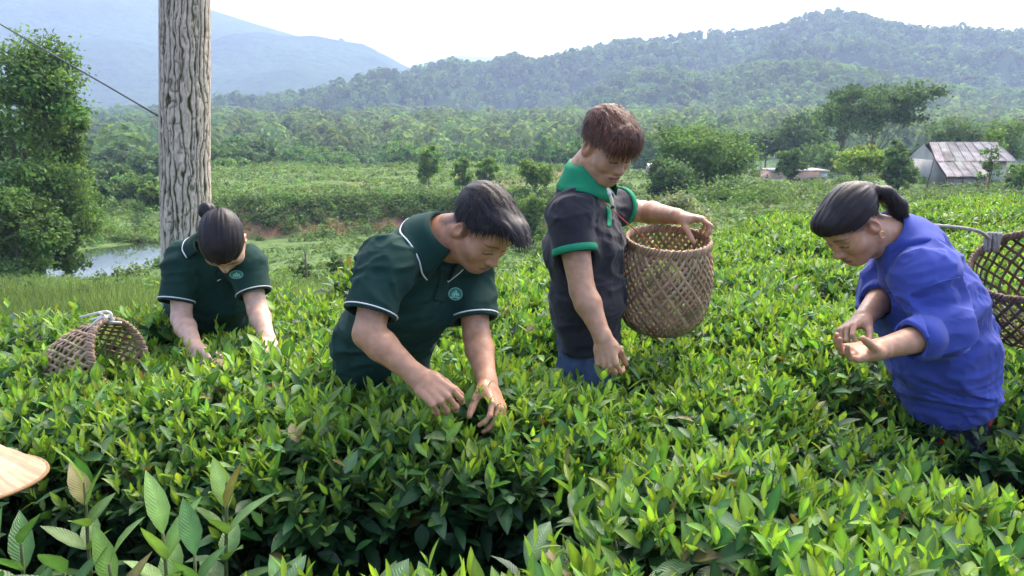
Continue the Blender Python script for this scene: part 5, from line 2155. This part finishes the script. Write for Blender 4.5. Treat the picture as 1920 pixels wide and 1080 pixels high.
def tree_meshes(seed, H, W, kind, rgb, n=60, per=60, csz=0.2, trunk=0.10):
    rs = rng(seed)
    mb, mt = MB(), MB()
    bend = rs.normal(0, 0.03 * H, 2)
    if kind == 'round':
        blobs = [((bend[0], bend[1], H * 0.60), (W * 0.42, W * 0.42, H * 0.33))]
        for k in range(5):
            a = k * 1.257 + rs.uniform(-0.4, 0.4)
            blobs.append(((W * 0.27 * math.cos(a), W * 0.27 * math.sin(a), H * rs.uniform(0.42, 0.8)), (W * 0.22, W * 0.22, H * 0.17)))
    elif kind == 'bushy':
        blobs = [((0, 0, H * 0.46), (W * 0.31, W * 0.31, H * 0.42))]
        for k in range(15):
            a = rs.uniform(0, 6.28)
            z = rs.uniform(0.12, 0.85)
            q = W * 0.36 * (1 - 0.6 * abs(z - 0.45)) * rs.uniform(0.7, 1.1)
            s_ = rs.uniform(0.10, 0.19)
            blobs.append(((q * math.cos(a), q * math.sin(a), H * z), (W * s_, W * s_, H * s_ * 0.6)))
    elif kind == 'umbrella':
        blobs = []
        for k in range(11):
            a = rs.uniform(0, 6.28)
            q = W * 0.40 * math.sqrt(rs.uniform(0, 1))
            blobs.append(((q * math.cos(a), q * math.sin(a), H * rs.uniform(0.50, 0.93)), (W * 0.16, W * 0.16, H * 0.10)))
    elif kind == 'sparse':
        blobs = []
        for k in range(9):
            z = 0.35 + 0.6 * k / 8
            a = rs.uniform(0, 6.28)
            q = W * 0.3 * (1.1 - z)
            blobs.append(((q * math.cos(a), q * math.sin(a), H * z), (W * 0.24, W * 0.24, H * 0.08)))
    elif kind == 'column':
        blobs = [((0, 0, H * (0.3 + 0.15 * k)), (W * (0.42 - 0.05 * abs(k - 1)), W * 0.4, H * 0.15)) for k in range(5)]
    cc = crown(mb, blobs, n, per, csz, rgb, rs, clr=W * 0.11, flat=0.6 if kind == 'umbrella' else 1.0)
    top = H * (0.75 if kind != 'umbrella' else 0.7)
    path = smooth_path([(0, 0, -0.3), (bend[0] * 0.3, bend[1] * 0.3, H * 0.3), (bend[0], bend[1], top)], 10)
    r0 = trunk
    rad = np.linspace(r0, r0 * 0.35, len(path))
    tg = [np.array(b[0]) for b in blobs][:10]
    limbs(mt, path, rad, tg, rs, (0.35, 0.95) if kind != 'umbrella' else (0.3, 0.8))
    return mb.mesh('crown', M_LEAF, False), mt.mesh('trunk', M_WOOD, True)


def plant_tree(name, label, cat, loc, meshes, group=None, rot=0.0, k=1.0):
    o = thing(name, label, cat, loc, group)
    o.rotation_euler = (0, 0, rot)
    o.scale = (k, k, k)
    link('crown', meshes[0], o)
    link('trunk', meshes[1], o)
    return o


def gz(x, y):
    return float(ground_z(np.array([x]), np.array([y]))[0])


def tree_px(name, label, px, ytop, Y, wpx, kind, rgb, seed, n=60, per=60, cpx=7.0, trunk=0.1, group=None, cat='tree', sink=0.0):
    top = P(px, ytop, Y)
    g = gz(top[0], Y) - sink
    H = max(0.5, top[2] - g)
    W = wpx * Y / FPX
    return plant_tree(name, label, cat, (top[0], Y, g), tree_meshes(seed, H, W, kind, GREENS[rgb] if isinstance(rgb, str) else rgb, n, per, cpx * Y / FPX, trunk), group)


def build_trunk_tree():
    Y = 3.66
    a, b = P(349.5, 470, Y), P(347, 0, Y)
    d = (b - a) / (b[2] - a[2])
    base = a + d * (0 - a[2])
    pts = [base + d * z + [0.004 * math.sin(z * 3), 0, 0] for z in (-0.2, 0.3, 0.8, 1.4, 2.0, 2.8, 4.0, 5.5, 7.0)]
    root = thing('tall_tree', 'straight pale trunk with fissured mossy bark behind the woman with the bun', 'tree', base)
    mb = MB()
    tube_bark(mb, pts, [0.130, 0.117, 0.111, 0.109, 0.106, 0.102, 0.096, 0.086, 0.072], 220, 900, 3, (0.56, 0.475, 0.37), (0.08, 0.066, 0.042))
    mb.part('trunk', M_BARK, root, base)
    rs = rng(8)
    mc, ml = MB(), MB()
    top = pts[-1]
    blobs = [(top + [rs.uniform(-1.5, 1.5), rs.uniform(-1.3, 1.3), rs.uniform(0.2, 2.6)], (0.8, 0.8, 0.55)) for _ in range(9)]
    crown(mc, blobs, 110, 45, 0.13, GREENS['mid'], rs, 0.4)
    path = smooth_path([pts[-2], top, top + [0.1, 0, 1.6]], 8)
    limbs(ml, path, np.linspace(0.09, 0.03, len(path)), [np.array(b_[0]) for b_ in blobs], rs, (0.1, 0.9))
    mc.part('crown', M_LEAF, root, base, False)
    ml.part('limbs', M_WOOD, root, base)
    # cable from the trunk to the upper left
    s = P(303, 221, Y - 0.03)
    e = P(-330, -190, 9.0)
    mb = MB()
    mid = s * 0.5 + e * 0.5 - [0, 0, 0.10]
    mb.tube(smooth_path([s, mid, e], 30), 0.0042, 6)
    V, F, C = mb.data()
    m = mat_col('cable', (0.06, 0.06, 0.065), 0.7, attr=False)
    o = thing('overhead_cable', 'dark overhead cable running from the fissured trunk to the upper left', 'cable', (0, 0, 0), None, mesh_np('overhead_cable', V, F, m, None))


def build_trees():
    G1 = 'tall bushy trees at the left edge'
    tree_px('broadleaf_tree', 'tallest dense broadleaf tree at the left edge beside the pond', -8, 15, 24, 240, 'bushy', 'mid', 201, 230, 170, 8, 0.16, G1)
    tree_px('broadleaf_tree', 'lower dense broadleaf tree leaning towards the pond at the left edge', 92, 165, 26, 150, 'bushy', 'mid', 202, 140, 140, 8, 0.12, G1)
    tree_px('broadleaf_tree', 'leafy shrub mass under the tall left tree, nearest the picture edge', 15, 330, 22, 170, 'bushy', 'mid', 203, 110, 120, 8, 0.08, G1)
    # valley behind the pond
    k = 0
    for px, yt, Y, w_, c in [(190, 300, 62, 110, 'blue'), (250, 325, 55, 90, 'mid'), (160, 330, 48, 80, 'blue'), (285, 290, 78, 80, 'blue'), (225, 265, 95, 110, 'blue'), (290, 350, 50, 60, 'light'), (420, 280, 98, 120, 'dark'), (470, 262, 105, 90, 'blue'), (430, 320, 92, 70, 'mid')]:
        side = 'left' if px < 300 else 'right'
        tree_px('valley_tree', f'round-crowned valley tree {["with bluish", "with fresh", "with dull"][k % 3]} foliage {side} of the fissured trunk, {["nearest", "second", "third", "fourth", "fifth", "sixth", "outer", "middle", "inner"][k]} of its clump', px, yt, Y, w_, 'round', c, 220 + k, 50, 60, 8, 0.12, 'trees in the valley')
        k += 1
    tree_px('young_tree', 'lone pale green young tree on the terraced field left of the bent man\'s head', 803, 277, 60, 52, 'column', 'light', 240, 40, 60, 6, 0.06)
    tree_px('young_tree', 'small leafy tree just left of the bent man\'s hair', 866, 300, 56, 46, 'column', 'light', 241, 34, 60, 6, 0.06)
    tree_px('young_tree', 'small leafy tree rising above the bent man\'s hair', 913, 292, 58, 44, 'round', 'light', 242, 34, 60, 6, 0.06)
    tree_px('young_tree', 'slender leafy tree between the two standing men\'s heads', 1003, 292, 50, 70, 'round', 'light', 243, 50, 60, 6, 0.07)
    tree_px('leafy_shrub', 'tall shrub thicket between the bent man and the young man', 985, 345, 36, 90, 'bushy', 'mid', 244, 60, 70, 6, 0.05, None, 'shrub')
    tree_px('spreading_tree', 'broad spreading tree right of the young man\'s head', 1330, 236, 46, 190, 'round', 'mid', 245, 120, 90, 6.5, 0.16)
    tree_px('spreading_tree', 'lower bushy tree right behind the held basket', 1270, 300, 40, 130, 'bushy', 'blue', 246, 80, 80, 6.5, 0.10)
    tree_px('leafy_shrub', 'silvery pale-leaved shrub above the held basket', 1285, 352, 17, 150, 'bushy', 'silver', 247, 60, 60, 7, 0.04, None, 'shrub', 0.2)
    tree_px('leafy_shrub', 'green scrub right of the silvery shrub', 1400, 362, 30, 120, 'bushy', 'mid', 248, 60, 60, 6, 0.05, None, 'shrub', 0.2)
    tree_px('background_tree', 'feathery tree before the hill, left of the flat-crowned tree', 1500, 208, 88, 110, 'round', 'blue', 249, 70, 60, 6, 0.14)
    tree_px('background_tree', 'second feathery tree left of the flat-crowned tree', 1440, 232, 92, 80, 'round', 'blue', 250, 50, 60, 6, 0.12)
    tree_px('flat_crowned_tree', 'tall flat-crowned tree with bare forking limbs above the woman in blue', 1648, 153, 74, 185, 'umbrella', 'dark', 251, 130, 70, 6.5, 0.16)
    tree_px('flat_crowned_tree', 'thinner flat-crowned tree just left of the tallest one', 1590, 165, 78, 90, 'umbrella', 'dark', 252, 60, 60, 6.5, 0.12)
    tree_px('garden_tree', 'bright green loose-leaved tree left of the farmhouse', 1618, 268, 50, 100, 'round', 'yellow', 253, 60, 60, 6.5, 0.08)
    tree_px('garden_tree', 'dense round-topped tree beside the farmhouse wall', 1690, 256, 47, 72, 'bushy', 'mid', 254, 70, 70, 6.5, 0.10)
    tree_px('garden_tree', 'small dark tree by the low pink shed', 1487, 276, 57, 62, 'round', 'dark', 255, 40, 60, 6, 0.08)
    tree_px('background_tree', 'dark rounded tree behind the farmhouse roof', 1790, 212, 74, 120, 'round', 'dark', 256, 70, 60, 6, 0.14)
    tree_px('background_tree', 'bushy tree right behind the farmhouse ridge', 1890, 222, 72, 110, 'round', 'mid', 257, 60, 60, 6, 0.12)
    tree_px('background_tree', 'mid green tree filling the gap above the pink shed', 1555, 262, 82, 110, 'bushy', 'mid', 258, 60, 60, 6, 0.12)
    tree_px('thin_tree', 'thin crooked tree in front of the farmhouse wall', 1866, 245, 40, 60, 'sparse', 'mid', 259, 26, 26, 6, 0.05)
    tree_px('garden_shrub', 'green shrub at the right picture edge by the farmhouse', 1925, 300, 44, 70, 'bushy', 'light', 260, 40, 60, 6, 0.05, None, 'shrub')
    tree_px('round_bush', 'round grey-green bush in the meadow left of the bent man', 636, 468, 14.5, 52, 'bushy', 'blue', 261, 40, 50, 5, 0.02, None, 'bush')
    tree_px('dry_bush', 'small scrubby bush beside the grey post in the meadow', 563, 478, 15, 46, 'bushy', 'dark', 262, 22, 36, 5, 0.02, None, 'bush')
    # acacias that can be told apart in the plantation
    var = [tree_meshes(300 + i, 6.2, 3.6 + 0.3 * (i % 3), 'round' if i % 2 else 'bushy', np.array(GREENS['mid']) * [1.1, 1.15, 1.2], 34, 40, 0.42, 0.07) for i in range(6)]
    rs = rng(55)
    n = 0
    while n < 240:
        Y = rs.uniform(112, 178)
        a = rs.uniform(-0.375, 0.30)
        x = a * Y
        o = plant_tree('acacia_tree', 'young rounded acacia in the front ranks of the hillside plantation', 'tree', (x, Y, gz(x, Y)), var[rs.randint(6)], 'acacias in the front of the plantation', rs.uniform(0, 6.28), rs.uniform(0.75, 1.15))
        n += 1
    # fuzzy trees on the ridge lines
    for k, (px, yt, Y, w_) in enumerate([(640, 70, 1490, 9), (663, 80, 1490, 12), (676, 82, 1490, 12), (587, 70, 1490, 6), (600, 73, 1490, 6)]):
        top = P(px, yt, Y)
        g = float(HILL['mountain_slope'](np.array([top[0]]), np.array([Y]))[0])
        H = max(8.0, top[2] - g)
        plant_tree('ridge_tree', f'{["tall lone", "wide", "second wide", "small", "smallest"][k]} tree silhouette on the blue mountain crest', 'tree', (top[0], Y, top[2] - H), tree_meshes(400 + k, H, w_ * Y / FPX, 'round', GREENS['dark'], 24, 20, 3.0, 0.8), 'trees on the mountain crest')
    for k, px in enumerate([915, 930, 944, 957, 972, 986, 1000]):
        Y = 706
        top = P(px, 118 + 6 * abs(k - 2) ** 0.7, Y)
        g = float(HILL['hill_ridge'](np.array([top[0]]), np.array([Y]))[0])
        H = max(9.0, top[2] - g)
        plant_tree('ridge_tree', 'slender tree of the thin row on the saddle of the wooded ridge', 'tree', (top[0], Y, top[2] - H), tree_meshes(420 + k, H, 14 * Y / FPX, 'umbrella' if k % 2 else 'round', GREENS['dark'], 24, 20, 1.6, 0.3), 'trees along the saddle')
    top = P(1890, 76, 690)
    plant_tree('ridge_tree', 'single tree sticking up at the right end of the wooded ridge', 'tree', (top[0], 690, top[2] - 14), tree_meshes(440, 14, 9, 'round', GREENS['dark'], 24, 20, 1.6, 0.3), 'trees along the saddle')


# ================================================================ LOW PLANTS OF THE VALLEY
def clumps_stuff(name, label, cat, X, Y, size, per, csz, rgb, seed, flat=0.6):
    rs = rng(seed)
    n = len(X)
    c0 = np.stack([X, Y, ground_z(X, Y)], -1)
    s = np.broadcast_to(np.asarray(size, float), (n,)) * rs.uniform(0.6, 1.4, n)
    u = rs.normal(size=(n * per, 3))
    u[:, 2] = np.abs(u[:, 2])
    c = np.repeat(c0, per, 0) + unit(u) * (np.repeat(s, per) * rs.uniform(0.5, 1.0, n * per))[:, None] * [1, 1, flat * 1.6]
    tint = np.repeat(rs.uniform(0.6, 1.35, (n, 1)) * (1 + rs.normal(0, 0.07, (n, 3))), per, 0) * rs.uniform(0.75, 1.3, (n * per, 1))
    mb = MB()
    cards(mb, c, unit(u) + [0, 0, 0.5] + 0.6 * rs.normal(size=u.shape), csz * rs.uniform(0.6, 1.4, n * per), np.array(rgb) * tint, rs, 0.55)
    V, F, C = mb.data()
    o = link(name, mesh_np(name, V, F, M_LEAF, C, False))
    o['kind'] = 'stuff'
    o['label'], o['category'] = label, cat
    return o


def build_low_plants():
    rs = rng(66)
    def rnd(n, y0, y1, a0, a1):
        Y = rs.uniform(y0, y1, n)
        return rs.uniform(a0, a1, n) * Y, Y
    # scrub hiding most of the red bank
    X = rs.uniform(-20, 5, 700)
    Y = 47.6 + rs.normal(0, 1.1, 700) - 2.2 * vnoise(np.stack([X / 7, 0 * X, 0 * X], -1), 3) + 0.9
    clumps_stuff('bank_scrub', 'green scrub growing along the red earth bank', 'scrub', X, Y, 0.5, 60, 0.18, (0.10, 0.175, 0.05), 1, 0.9)
    X, Y = rnd(500, 30, 49, -0.30, 0.34)
    k = (X / Y > 0.02) | (Y > 42)
    clumps_stuff('slope_scrub', 'mixed scrub on the slope behind the young man', 'scrub', X[k], Y[k], 0.55, 50, 0.19, (0.09, 0.16, 0.05), 2, 0.9)
    X, Y = rnd(520, 50, 84, 0.08, 0.68)
    clumps_stuff('yard_scrub', 'rough grass and scrub round the farmhouse and shed', 'scrub', X, Y, 0.5, 40, 0.24, (0.10, 0.165, 0.055), 12, 0.6)
    # rows of clipped tea on the terrace
    xs, ys = [], []
    for y0 in np.arange(51, 96, 2.4):
        xx = np.arange(-0.40 * y0, 0.12 * y0, 0.55)
        xs.append(xx + rs.normal(0, 0.12, len(xx)))
        ys.append(y0 + 0.8 * np.sin(xx / 6 + y0) + rs.normal(0, 0.12, len(xx)))
    clumps_stuff('terrace_tea', 'rows of tea on the flat terrace across the valley', 'tea field', np.concatenate(xs), np.concatenate(ys), 0.42, 22, 0.22, (0.125, 0.205, 0.06), 3, 0.7)
    # young tea and weeds on the near slope
    xs, ys = [], []
    for k in range(34):
        t = np.arange(0, 34, 0.45)
        x0, y0 = -17 + k * 1.15, 13.0
        xs.append(x0 + 0.42 * t - 4 + rs.normal(0, 0.16, len(t)))
        ys.append(y0 + t * 0.95 + rs.normal(0, 0.16, len(t)))
    X, Y = np.concatenate(xs), np.concatenate(ys)
    k = (X / Y > -0.40) & (X / Y < 0.16) & (Y < 45)
    clumps_stuff('seedling_rows', 'young tea and weeds in slanting rows on the valley slope', 'tea field', X[k], Y[k], 0.20, 24, 0.12, (0.12, 0.20, 0.06), 4, 0.8)
    # the slope under the farmhouse
    xs, ys = [], []
    for y0 in np.arange(11.5, 50, 1.25):
        xx = np.arange(0.16 * y0, 0.72 * y0, 0.5)
        xs.append(xx + rs.normal(0, 0.15, len(xx)))
        ys.append(y0 + 0.5 * np.sin(xx / 4) + rs.normal(0, 0.15, len(xx)))
    clumps_stuff('slope_tea', 'tea rows on the slope below the farmhouse', 'tea field', np.concatenate(xs), np.concatenate(ys), 0.38, 34, 0.15, (0.10, 0.165, 0.055), 5, 0.75)
    # weeds round the pond
    a = rs.uniform(0, 2 * PI, 230)
    q = rs.uniform(1.02, 1.5, 230)
    X, Y = -16.8 + 3.3 * q * np.cos(a), 31.5 + 5.4 * q * np.sin(a)
    clumps_stuff('pond_weeds', 'tall weeds round the pond', 'weeds', X, Y, 0.26, 44, 0.12, (0.10, 0.18, 0.05), 6, 1.0)
    X, Y = rnd(420, 37, 60, -0.62, -0.36)
    clumps_stuff('pond_bank_scrub', 'low scrub on the far bank of the pond', 'scrub', X, Y, 0.45, 44, 0.18, (0.11, 0.19, 0.055), 7, 0.8)
    X, Y = rnd(170, 9, 24, -0.70, -0.12)
    clumps_stuff('meadow_weeds', 'scattered broad-leaved weeds in the meadow', 'weeds', X, Y, 0.16, 30, 0.085, (0.11, 0.19, 0.06), 8, 1.0)
    # meadow grass
    n = 60000
    Y = 4.6 + 13 * rs.uniform(0, 1, n) ** 1.3
    X = rs.uniform(-0.72, 0.02, n) * Y
    ok = Y > np.array([tea_edge(v) for v in X / Y]) + 0.15
    X, Y = X[ok], Y[ok]
    n = len(X)
    base = np.stack([X, Y, ground_z(X, Y) - 0.01], -1)
    d = np.stack([rs.normal(0, 0.35, n), rs.normal(0, 0.35, n), np.ones(n)], -1)
    C = np.array([0.135, 0.20, 0.07]) * rs.uniform(0.6, 1.4, (n, 1)) * (1 + 0.35 * np.clip(fbm(base / 1.2, 4), -1, 1))[:, None]
    s = unit(np.cross(d, rs.normal(size=(n, 3))))
    L = (rs.uniform(0.10, 0.26, n) * (1 + 0.4 * vnoise(base / 0.8, 6)))[:, None]
    wd = 0.004 + 0.0005 * Y[:, None]
    V = np.stack([base - s * wd, base + s * wd, base + unit(d) * L], 1).reshape(-1, 3)
    o = link('meadow_grass', mesh_np('meadow_grass', V, np.arange(3 * n).reshape(-1, 3), M_LEAF, np.repeat(C, 3, 0), False))
    o['kind'] = 'stuff'
    o['label'], o['category'] = 'pale meadow grass below the tea plot', 'grass'


# ================================================================ HOUSES, POSTS
def build_houses():
    M_TILE = mat_col('roof_sheet', (1, 1, 1), 0.9, var=0.3, vscale=1.6, bump=0.4, bscale=8)
    M_PLASTER = mat_col('plaster', (0.42, 0.39, 0.35), 0.95, attr=False, var=0.25, vscale=0.8, bump=0.3, bscale=6)
    M_PINK = mat_col('pink_brick', (0.50, 0.34, 0.28), 0.95, attr=False, var=0.2, vscale=1.2)
    M_DARK = mat_col('dark_wood', (0.05, 0.04, 0.035), 0.9, attr=False)
    M_YELLOW = mat_col('ochre_frame', (0.40, 0.25, 0.08), 0.8, attr=False)
    rs = rng(17)
    Y = 54.0
    k = Y / FPX
    g = gz(P(1820, 345, Y)[0], Y)
    def X(px):
        return P(px, 300, Y)[0]
    def Z(py):
        return P(1820, py, Y)[2]
    root = thing('farmhouse', 'old farmhouse with grey corrugated roof and lean-to on the right', 'house', (X(1820), Y, g))
    base = np.array([X(1820), Y, g])
    def sheets(name, quad, n, rows=2):
        """corrugated sheets covering the quad (ridge left, ridge right, eave right, eave left); each a piece"""
        a, b, c, d = [np.array(q, float) for q in quad]
        nr = unit(np.cross(b - a, d - a))
        if nr[2] < 0:
            nr = -nr
        mb = MB()
        mb.add(np.array([a, b, c, d]) - nr * 0.06, [[0, 1, 2, 3]])
        ro = mb.part(name, M_DARK, root, base, False)
        for r_ in range(rows):
            for i in range(n):
                u0, u1 = i / n, (i + 1) / n + 0.004
                v0, v1 = r_ / rows, (r_ + 1) / rows + 0.02
                gg = []
                m = 17
                for u in np.linspace(u0, u1, m):
                    for v in (v0, v1):
                        p = (a * (1 - u) + b * u) * (1 - v) + (d * (1 - u) + c * u) * v
                        gg.append(p + nr * (0.06 * math.cos((u - u0) / (u1 - u0) * 5 * 2 * PI) + 0.012 * (rows - r_) + rs.normal(0, 0.0)))
                V = np.array(gg)
                j = np.arange(m - 1)
                Q = np.stack([2 * j, 2 * j + 1, 2 * j + 3, 2 * j + 2], -1)
                tone = np.array([0.33, 0.305, 0.285]) * rs.uniform(0.72, 1.22) * (1 + rs.normal(0, 0.03, 3))
                part('roof_sheet', V + nr * rs.uniform(0, 0.02), Q, M_TILE, ro, tone, True, base)
        return ro
    D = 4.2
    # main body
    mb = MB()
    x0, x1, ze = X(1752), X(1896), Z(301)
    mb.box((x0 + 0.25, Y, g - 0.3), (x1 - 0.25, Y + D, ze))
    zr = Z(269)
    mb.add([[x0 + 0.25, Y, ze], [x0 + 0.25, Y + D, ze], [x0 + 0.25, Y + D / 2, zr - 0.1], [x1 - 0.25, Y, ze], [x1 - 0.25, Y + D, ze], [x1 - 0.25, Y + D / 2, zr - 0.1]], None, [[0, 2, 1], [3, 4, 5]])
    mb.part('wall', M_PLASTER, root, base, False)
    sheets('roof', [(X(1768), Y + D / 2, zr), (X(1899), Y + D / 2, zr), (x1 + 0.1, Y - 0.35, ze - 0.02), (x0 - 0.1, Y - 0.35, ze - 0.02)], 8)
    sheets('rear_roof', [(X(1899), Y + D / 2, zr), (X(1768), Y + D / 2, zr), (x0 - 0.1, Y + D + 0.35, ze), (x1 + 0.1, Y + D + 0.35, ze)], 4, 1)
    # lean-to
    xa, xb, zl, zt = X(1738), X(1822), Z(326), Z(302)
    sheets('lean_to_roof', [(X(1752), Y - 0.2, zt), (X(1828), Y - 0.2, zt), (xb - 0.2, Y - 2.6, zl), (xa, Y - 2.6, zl)], 5)
    mb = MB()
    mb.box((xb - 0.7, Y - 2.3, g - 0.3), (xb - 0.2, Y - 0.02, zl - 0.05))
    mb.box((xa + 0.3, Y - 2.3, g - 0.3), (xb - 0.72, Y - 2.15, g + 0.55))
    mb.part('lean_to_wall', M_PLASTER, root, base, False)
    for px in (1742, 1772, 1802):
        mb = MB()
        mb.tube([(X(px), Y - 2.4, g - 0.2), (X(px), Y - 2.4, zl)], 0.05, 6)
        mb.part('post', M_WOOD, root, base)
    mb = MB()
    mb.box((X(1812), Y - 2.36, g), (X(1819), Y - 2.30, zl - 0.1))
    mb.part('door', M_YELLOW, root, base, False)
    mb = MB()
    mb.box((X(1846), Y - 0.04, g + 0.9), (X(1862), Y + 0.02, g + 1.7))
    mb.part('window', M_DARK, root, base, False)
    # shed behind, left
    c = np.array([X(1735), Y + 5, g])
    r2 = thing('outbuilding', 'lower grey-roofed outbuilding left of the farmhouse', 'shed', c)
    Y2 = Y + 5
    def P2(px, py, Yq):
        return P(px, py, Yq)
    mb = MB()
    a, b = P2(1728, 304, Y2), P2(1766, 304, Y2)
    mb.box((a[0], Y2, gz(a[0], Y2) - 0.3), (b[0], Y2 + 2.5, a[2]))
    mb.part('wall', M_PLASTER, r2, c, False)
    mb = MB()
    t = P2(1728, 287, Y2)[2]
    mb.add([[a[0] - 0.2, Y2 - 0.2, a[2]], [b[0] + 0.2, Y2 - 0.2, a[2]], [b[0] + 0.2, Y2 + 1.4, t], [a[0] - 0.2, Y2 + 1.4, t], [a[0] - 0.2, Y2 + 2.8, a[2]], [b[0] + 0.2, Y2 + 2.8, a[2]]], [[0, 1, 2, 3], [3, 2, 5, 4]], None, (0.33, 0.28, 0.27))
    mb.part('roof', M_TILE, r2, c, False)
    # low pink shed
    Y3 = 62
    a, b = P(1448, 338, Y3), P(1552, 319, Y3)
    g3 = gz(a[0], Y3)
    c = np.array([a[0], Y3, g3])
    r3 = thing('low_shed', 'low pink shed with a pale end panel among the trees', 'shed', c)
    mb = MB()
    mb.box((a[0], Y3, g3 - 0.4), (b[0], Y3 + 3, b[2] - 0.12))
    mb.part('wall', M_PINK, r3, c, False)
    mb = MB()
    mb.box((a[0] - 0.1, Y3 - 0.2, b[2] - 0.115), (b[0] + 0.1, Y3 + 3.1, b[2]), (0.42, 0.36, 0.34))
    mb.part('roof', M_TILE, r3, c, False)
    mb = MB()
    q = P(1537, 325, Y3)
    mb.box((q[0], Y3 - 0.05, q[2] - 0.4), (b[0] - 0.05, Y3 - 0.004, q[2] + 0.12), (0.6, 0.6, 0.6))
    mb.part('panel', M_TILE, r3, c, False)
    # white roof glimpsed among trees
    q = P(1228, 311, 66)
    r4 = thing('far_roof', 'tiny pale roof glimpsed among the trees right of the young man', 'house', (q[0], 66, gz(q[0], 66)))
    mb = MB()
    z0 = gz(q[0], 66)
    mb.box((q[0] - 0.4, 66, z0 - 0.2), (q[0] + 0.4, 68, q[2] - 0.1), (0.4, 0.4, 0.4))
    mb.part('wall', M_WOOD, r4, (q[0], 66, z0), False)
    mb = MB()
    mb.add([[q[0] - 0.5, 65.8, q[2] - 0.1], [q[0] + 0.5, 65.8, q[2] - 0.1], [q[0] + 0.5, 67, q[2] + 0.15], [q[0] - 0.5, 67, q[2] + 0.15]], [[0, 1, 2, 3]], None, (0.5, 0.5, 0.5))
    mb.part('roof', M_TILE, r4, (q[0], 66, z0), False)
    # posts
    for px, yt, yb, Yp, r, lean, lab in [(572, 470, 502, 14.2, 0.022, 0.0, 'grey wooden post in the meadow beside the scrubby bush'), (1752, 296, 352, 46, 0.05, -0.35, 'leaning pale pole in front of the farmhouse lean-to'), (1783, 345, 420, 9.6, 0.008, 0.0, 'thin stake standing in the tea behind the woman in blue')]:
        t = P(px, yt, Yp)
        b_ = np.array([t[0] + lean, Yp, gz(t[0] + lean, Yp) - 0.1])
        mb = MB()
        mb.tube([b_, t * 0.5 + b_ * 0.5 + [0.01, 0, 0], t], [r, r * 0.9, r * 0.8], 7)
        V, F, C = mb.data()
        thing('wooden_post', lab, 'post', (0, 0, 0), None, mesh_np('wooden_post', V, F, M_WOOD, None))


# ================================================================ BIG-LEAVED SAPLINGS (lower left)
def build_saplings():
    M_BIG = mat_col('sapling_leaf', (1, 1, 1), 0.42, veins=0.3, var=0.16, vscale=30, spec=0.5, transl=0.28, bump=0.3, bscale=90, bdist=0.003)
    rs = rng(91)
    G, LG, OR, DK = np.array([0.07, 0.165, 0.04]), np.array([0.15, 0.27, 0.06]), np.array([0.20, 0.18, 0.055]), np.array([0.035, 0.09, 0.03])
    def one(label, tip_px, Yt, leavs, hgt=0.55):
        tip = P(*tip_px, Yt)
        base = np.array([tip[0] + rs.uniform(-0.05, 0.05), Yt + rs.uniform(-0.03, 0.05), 0.0])
        root = thing('leafy_sapling', label, 'sapling', base, 'big-leaved saplings in the lower left corner')
        path = smooth_path([base, base * 0.4 + tip * 0.6 + rs.normal(0, 0.02, 3), tip], 12)
        mb = MB()
        mb.tube(path, np.linspace(0.007, 0.003, len(path)), 6)
        mb.part('stem', M_STEM, root, base)
        for (ang, op, L, W, C, t) in leavs:
            p = path[int(t * (len(path) - 1))]
            out = np.array([math.cos(R(ang)), math.sin(R(ang)), 0])
            d = out * math.sin(R(op)) + np.array([0, 0, math.cos(R(op))])
            nr = np.array([0, 0, 1.0]) * math.sin(R(op)) - out * math.cos(R(op)) + rs.normal(0, 0.12, 3)
            mb = MB()
            leaves(mb, p[None], d[None], nr[None], L, W, np.clip(C * rs.uniform(0.85, 1.15), 0.01, 0.6), 0.22, rs.uniform(0.05, 0.3))
            mb.part('leaf', M_BIG, root, base)
    def whorl(n, L, C, op0=20, op1=75, t0=0.55, mix=None):
        out = []
        a = rs.uniform(0, 360)
        for i in range(n):
            f = i / max(1, n - 1)
            a += 137.5
            c = C * (1 - f) + DK * f if i > 2 else C
            if mix is not None and i in mix:
                c = OR
            out.append((a, op0 + (op1 - op0) * f + rs.normal(0, 6), L * rs.uniform(0.8, 1.15), L * rs.uniform(0.36, 0.44), c, 1 - (1 - t0) * f))
        return out
    one('sapling with a yellow-brown young leaf, rightmost of the tall lower left ones', (425, 905), 1.62, whorl(14, 0.118, LG, 18, 85, 0.6, (1,)))
    one('sapling with three pale green upright leaves in the lower left', (305, 1000), 1.42, whorl(14, 0.118, LG * 1.1, 20, 85, 0.6))
    one('sapling with pale upright leaves at the bottom left under the yellow-tipped one', (205, 1058), 1.34, whorl(14, 0.118, LG * 0.9, 15, 85, 0.6, (3,)))
    one('sapling with big dark green blades below the conical hat', (40, 1020), 1.40, whorl(16, 0.11, G, 25, 90, 0.5))
    one('sapling with a yellowish tip leaf right of the conical hat', (158, 905), 1.66, whorl(13, 0.112, LG, 15, 85, 0.55, (2,)))
    one('dark broad-leaved sapling in the very corner at the bottom left', (-20, 1075), 1.30, whorl(15, 0.11, G, 25, 90, 0.5))
    one('dark spreading sapling between the paler ones at the bottom left', (120, 1075), 1.30, whorl(15, 0.105, G * 0.8, 30, 90, 0.5))
    one('sapling with long dull leaves beside the dark furrow', (365, 1040), 1.40, whorl(15, 0.105, G, 25, 90, 0.5))


build_trunk_tree()
if want('objs'):
    build_baskets()
    build_hat()
    build_saplings()
if want('trees'):
    build_trees()
    build_low_plants()
    build_houses()
